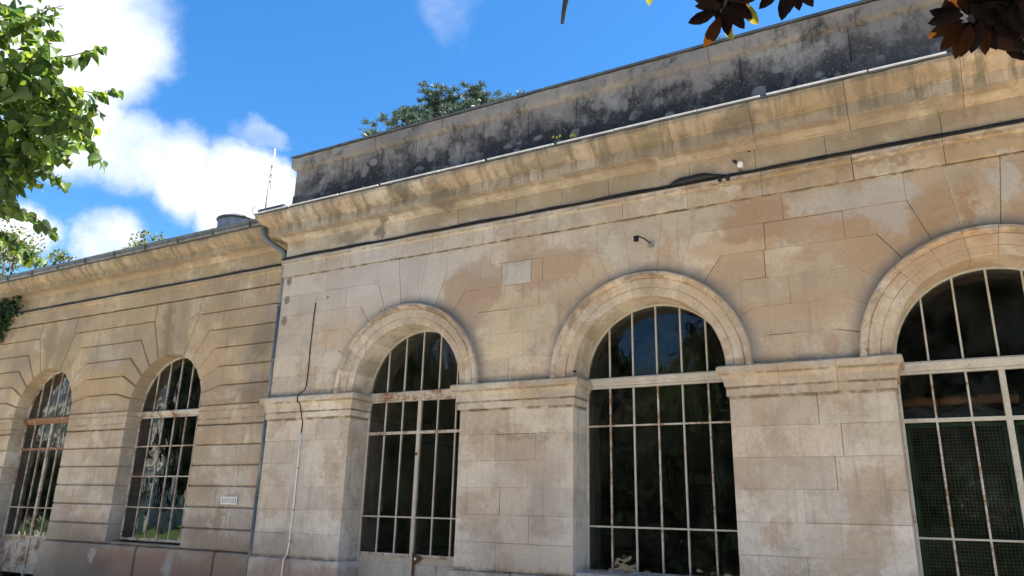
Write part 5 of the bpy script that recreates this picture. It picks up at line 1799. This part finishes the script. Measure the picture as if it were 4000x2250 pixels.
tw.add(tube_vf([(-8.2, -7.1, 3.4), (-7.2, -7.0, 4.3), (-6.2, -6.95, 4.7), (-5.3, -6.9, 4.7)], [.07, .05, .03, .012], 7))
tw.add(tube_vf([(-8.25, -7.1, 2.4), (-7.3, -6.7, 3.0), (-6.3, -6.5, 3.3), (-5.6, -6.45, 3.25)], [.06, .04, .025, .01], 7))
for pts in TWIGS:
    P = [Vector(p) for p in pts]
    n = len(P)
    tw.add(tube_vf(pts, [0.007 - 0.005 * i / (n - 1) for i in range(n)], 5))
    L = sum((P[i + 1] - P[i]).length for i in range(n - 1))
    s = 0.0
    side = 1
    while s < L:
        # point at arc length s
        q, acc = 0, 0.0
        while q < n - 2 and acc + (P[q + 1] - P[q]).length < s:
            acc += (P[q + 1] - P[q]).length
            q += 1
        t = min(1.0, (s - acc) / (P[q + 1] - P[q]).length)
        p = P[q].lerp(P[q + 1], t)
        d = (P[q + 1] - P[q]).normalized()
        sd = d.cross(Vector((0, 0, 1))).normalized() * side
        tipf = s / L
        for rep in range(2 if tipf > .25 else 1):
            ax = (d * lr.uniform(.2, .9) + sd * lr.uniform(.2, 1.0) + Vector((lr.gauss(0, .3), lr.gauss(0, .3), -lr.uniform(.25, 1.0))))
            up = Vector((lr.gauss(0, .5), lr.gauss(0, .5) - .15, 1.0 + lr.gauss(0, .3)))
            sz = lr.uniform(.055, .088) * (1.0 if tipf < .9 else .7)
            base = p + Vector((lr.gauss(0, .012), lr.gauss(0, .012), lr.gauss(0, .010) - .01))
            if cnt < 299:
                place_leaf(heart_a if lr.random() < .6 else heart_b, lime, base, ax, up, sz)
                cnt += 1
            else:
                extraB.append(tuple(base)); extraA.append(tuple(ax)); extraU.append(tuple(up)); extraS.append(sz)
            side = -side
        s += lr.uniform(.032, .055)
tw.obj('branches', 'bark', lime, True)
for (mx_, my_, mz_, r_, n_) in MASS:
    n_ = int(n_ * 0.60)
    d = rv(n_) * (rng.uniform(0, 1, size=(n_, 1)) ** .45) * r_
    c = np.array([mx_, my_, mz_]) + d
    for i in range(n_):
        extraB.append(tuple(c[i]))
        extraA.append((rng.normal() * .8, rng.normal() * .8, -rng.uniform(-.2, 1.0)))
        extraU.append((rng.normal() * .9, rng.normal() * .9, 0.9))
        extraS.append(rng.uniform(.045, .095))
lm = leaf_mass('leaf_mass', lime, 'lime_leaf', np.array(extraB), np.array(extraA), np.array(extraU), np.array(extraS), [(x, y, z + abs(x) * .2 - .15 * y * y) for x, y, z in HEART], HEART_F)
lm['kind'] = 'stuff'

# ---- magnolia overhead, seen from below
mag = thing('magnolia_tree', 'magnolia with dark leathery brown backed leaves hanging in at the top', 'tree', (3.4, -11.2, 0))
mesh_obj('trunk', *tube_vf([(3.4, -11.2, 0), (3.35, -11.1, 1.5), (3.2, -10.9, 3.4), (3.4, -11.0, 6.0)], [.17, .14, .11, .05], 12), 'bark', mag, True)
a = Acc()
for bp in BRANCHES:
    n = len(bp)
    big = bp[0][1] < -10
    a.add(tube_vf(bp, [(0.05 if big else 0.011) * (1 - .8 * i / (n - 1)) + .004 for i in range(n)], 7))
a.obj('branches', 'dark_twig', mag, True)
ov = {k: [leaf_mesh('leaf', [(x, y, z + abs(x) * f) for x, y, z in OVAL], OVAL_F, mt, bd) for f, bd in ((.15, .08), (.5, .25), (.3, -.05))]
      for k, mt in (('u', 'magnolia_underside'), ('r', 'magnolia_rust'), ('a', 'magnolia_rust'), ('y', 'magnolia_yellow'))}
lr = random.Random(9)
eye = Vector((0, -9, 1.6))
for q in range(46):      # thick of the foliage at the upper right
    b = Vector((.37 + lr.gauss(0, .055), -6.50 + lr.gauss(0, .10), 3.17 + abs(lr.gauss(0, .05))))
    MAGNOLIA.append((tuple(b), tuple(b + Vector((lr.gauss(0, .08), lr.gauss(0, .08), -.02 + lr.gauss(0, .05)))), 'u'))
for (b, t, kd) in MAGNOLIA:
    b, t = Vector(b), Vector(t)
    ax = t - b
    up = (b - eye).normalized() + Vector((lr.gauss(0, .28), lr.gauss(0, .28), lr.gauss(0, .28)))
    o = place_leaf(lr.choice(ov[kd]), mag, b, ax, up, max(.10, min(.17, ax.length)))
    if kd == 'y':
        o['label'] = 'yellow sunlit leaf'

scene.world.cycles.sampling_method = 'AUTOMATIC'
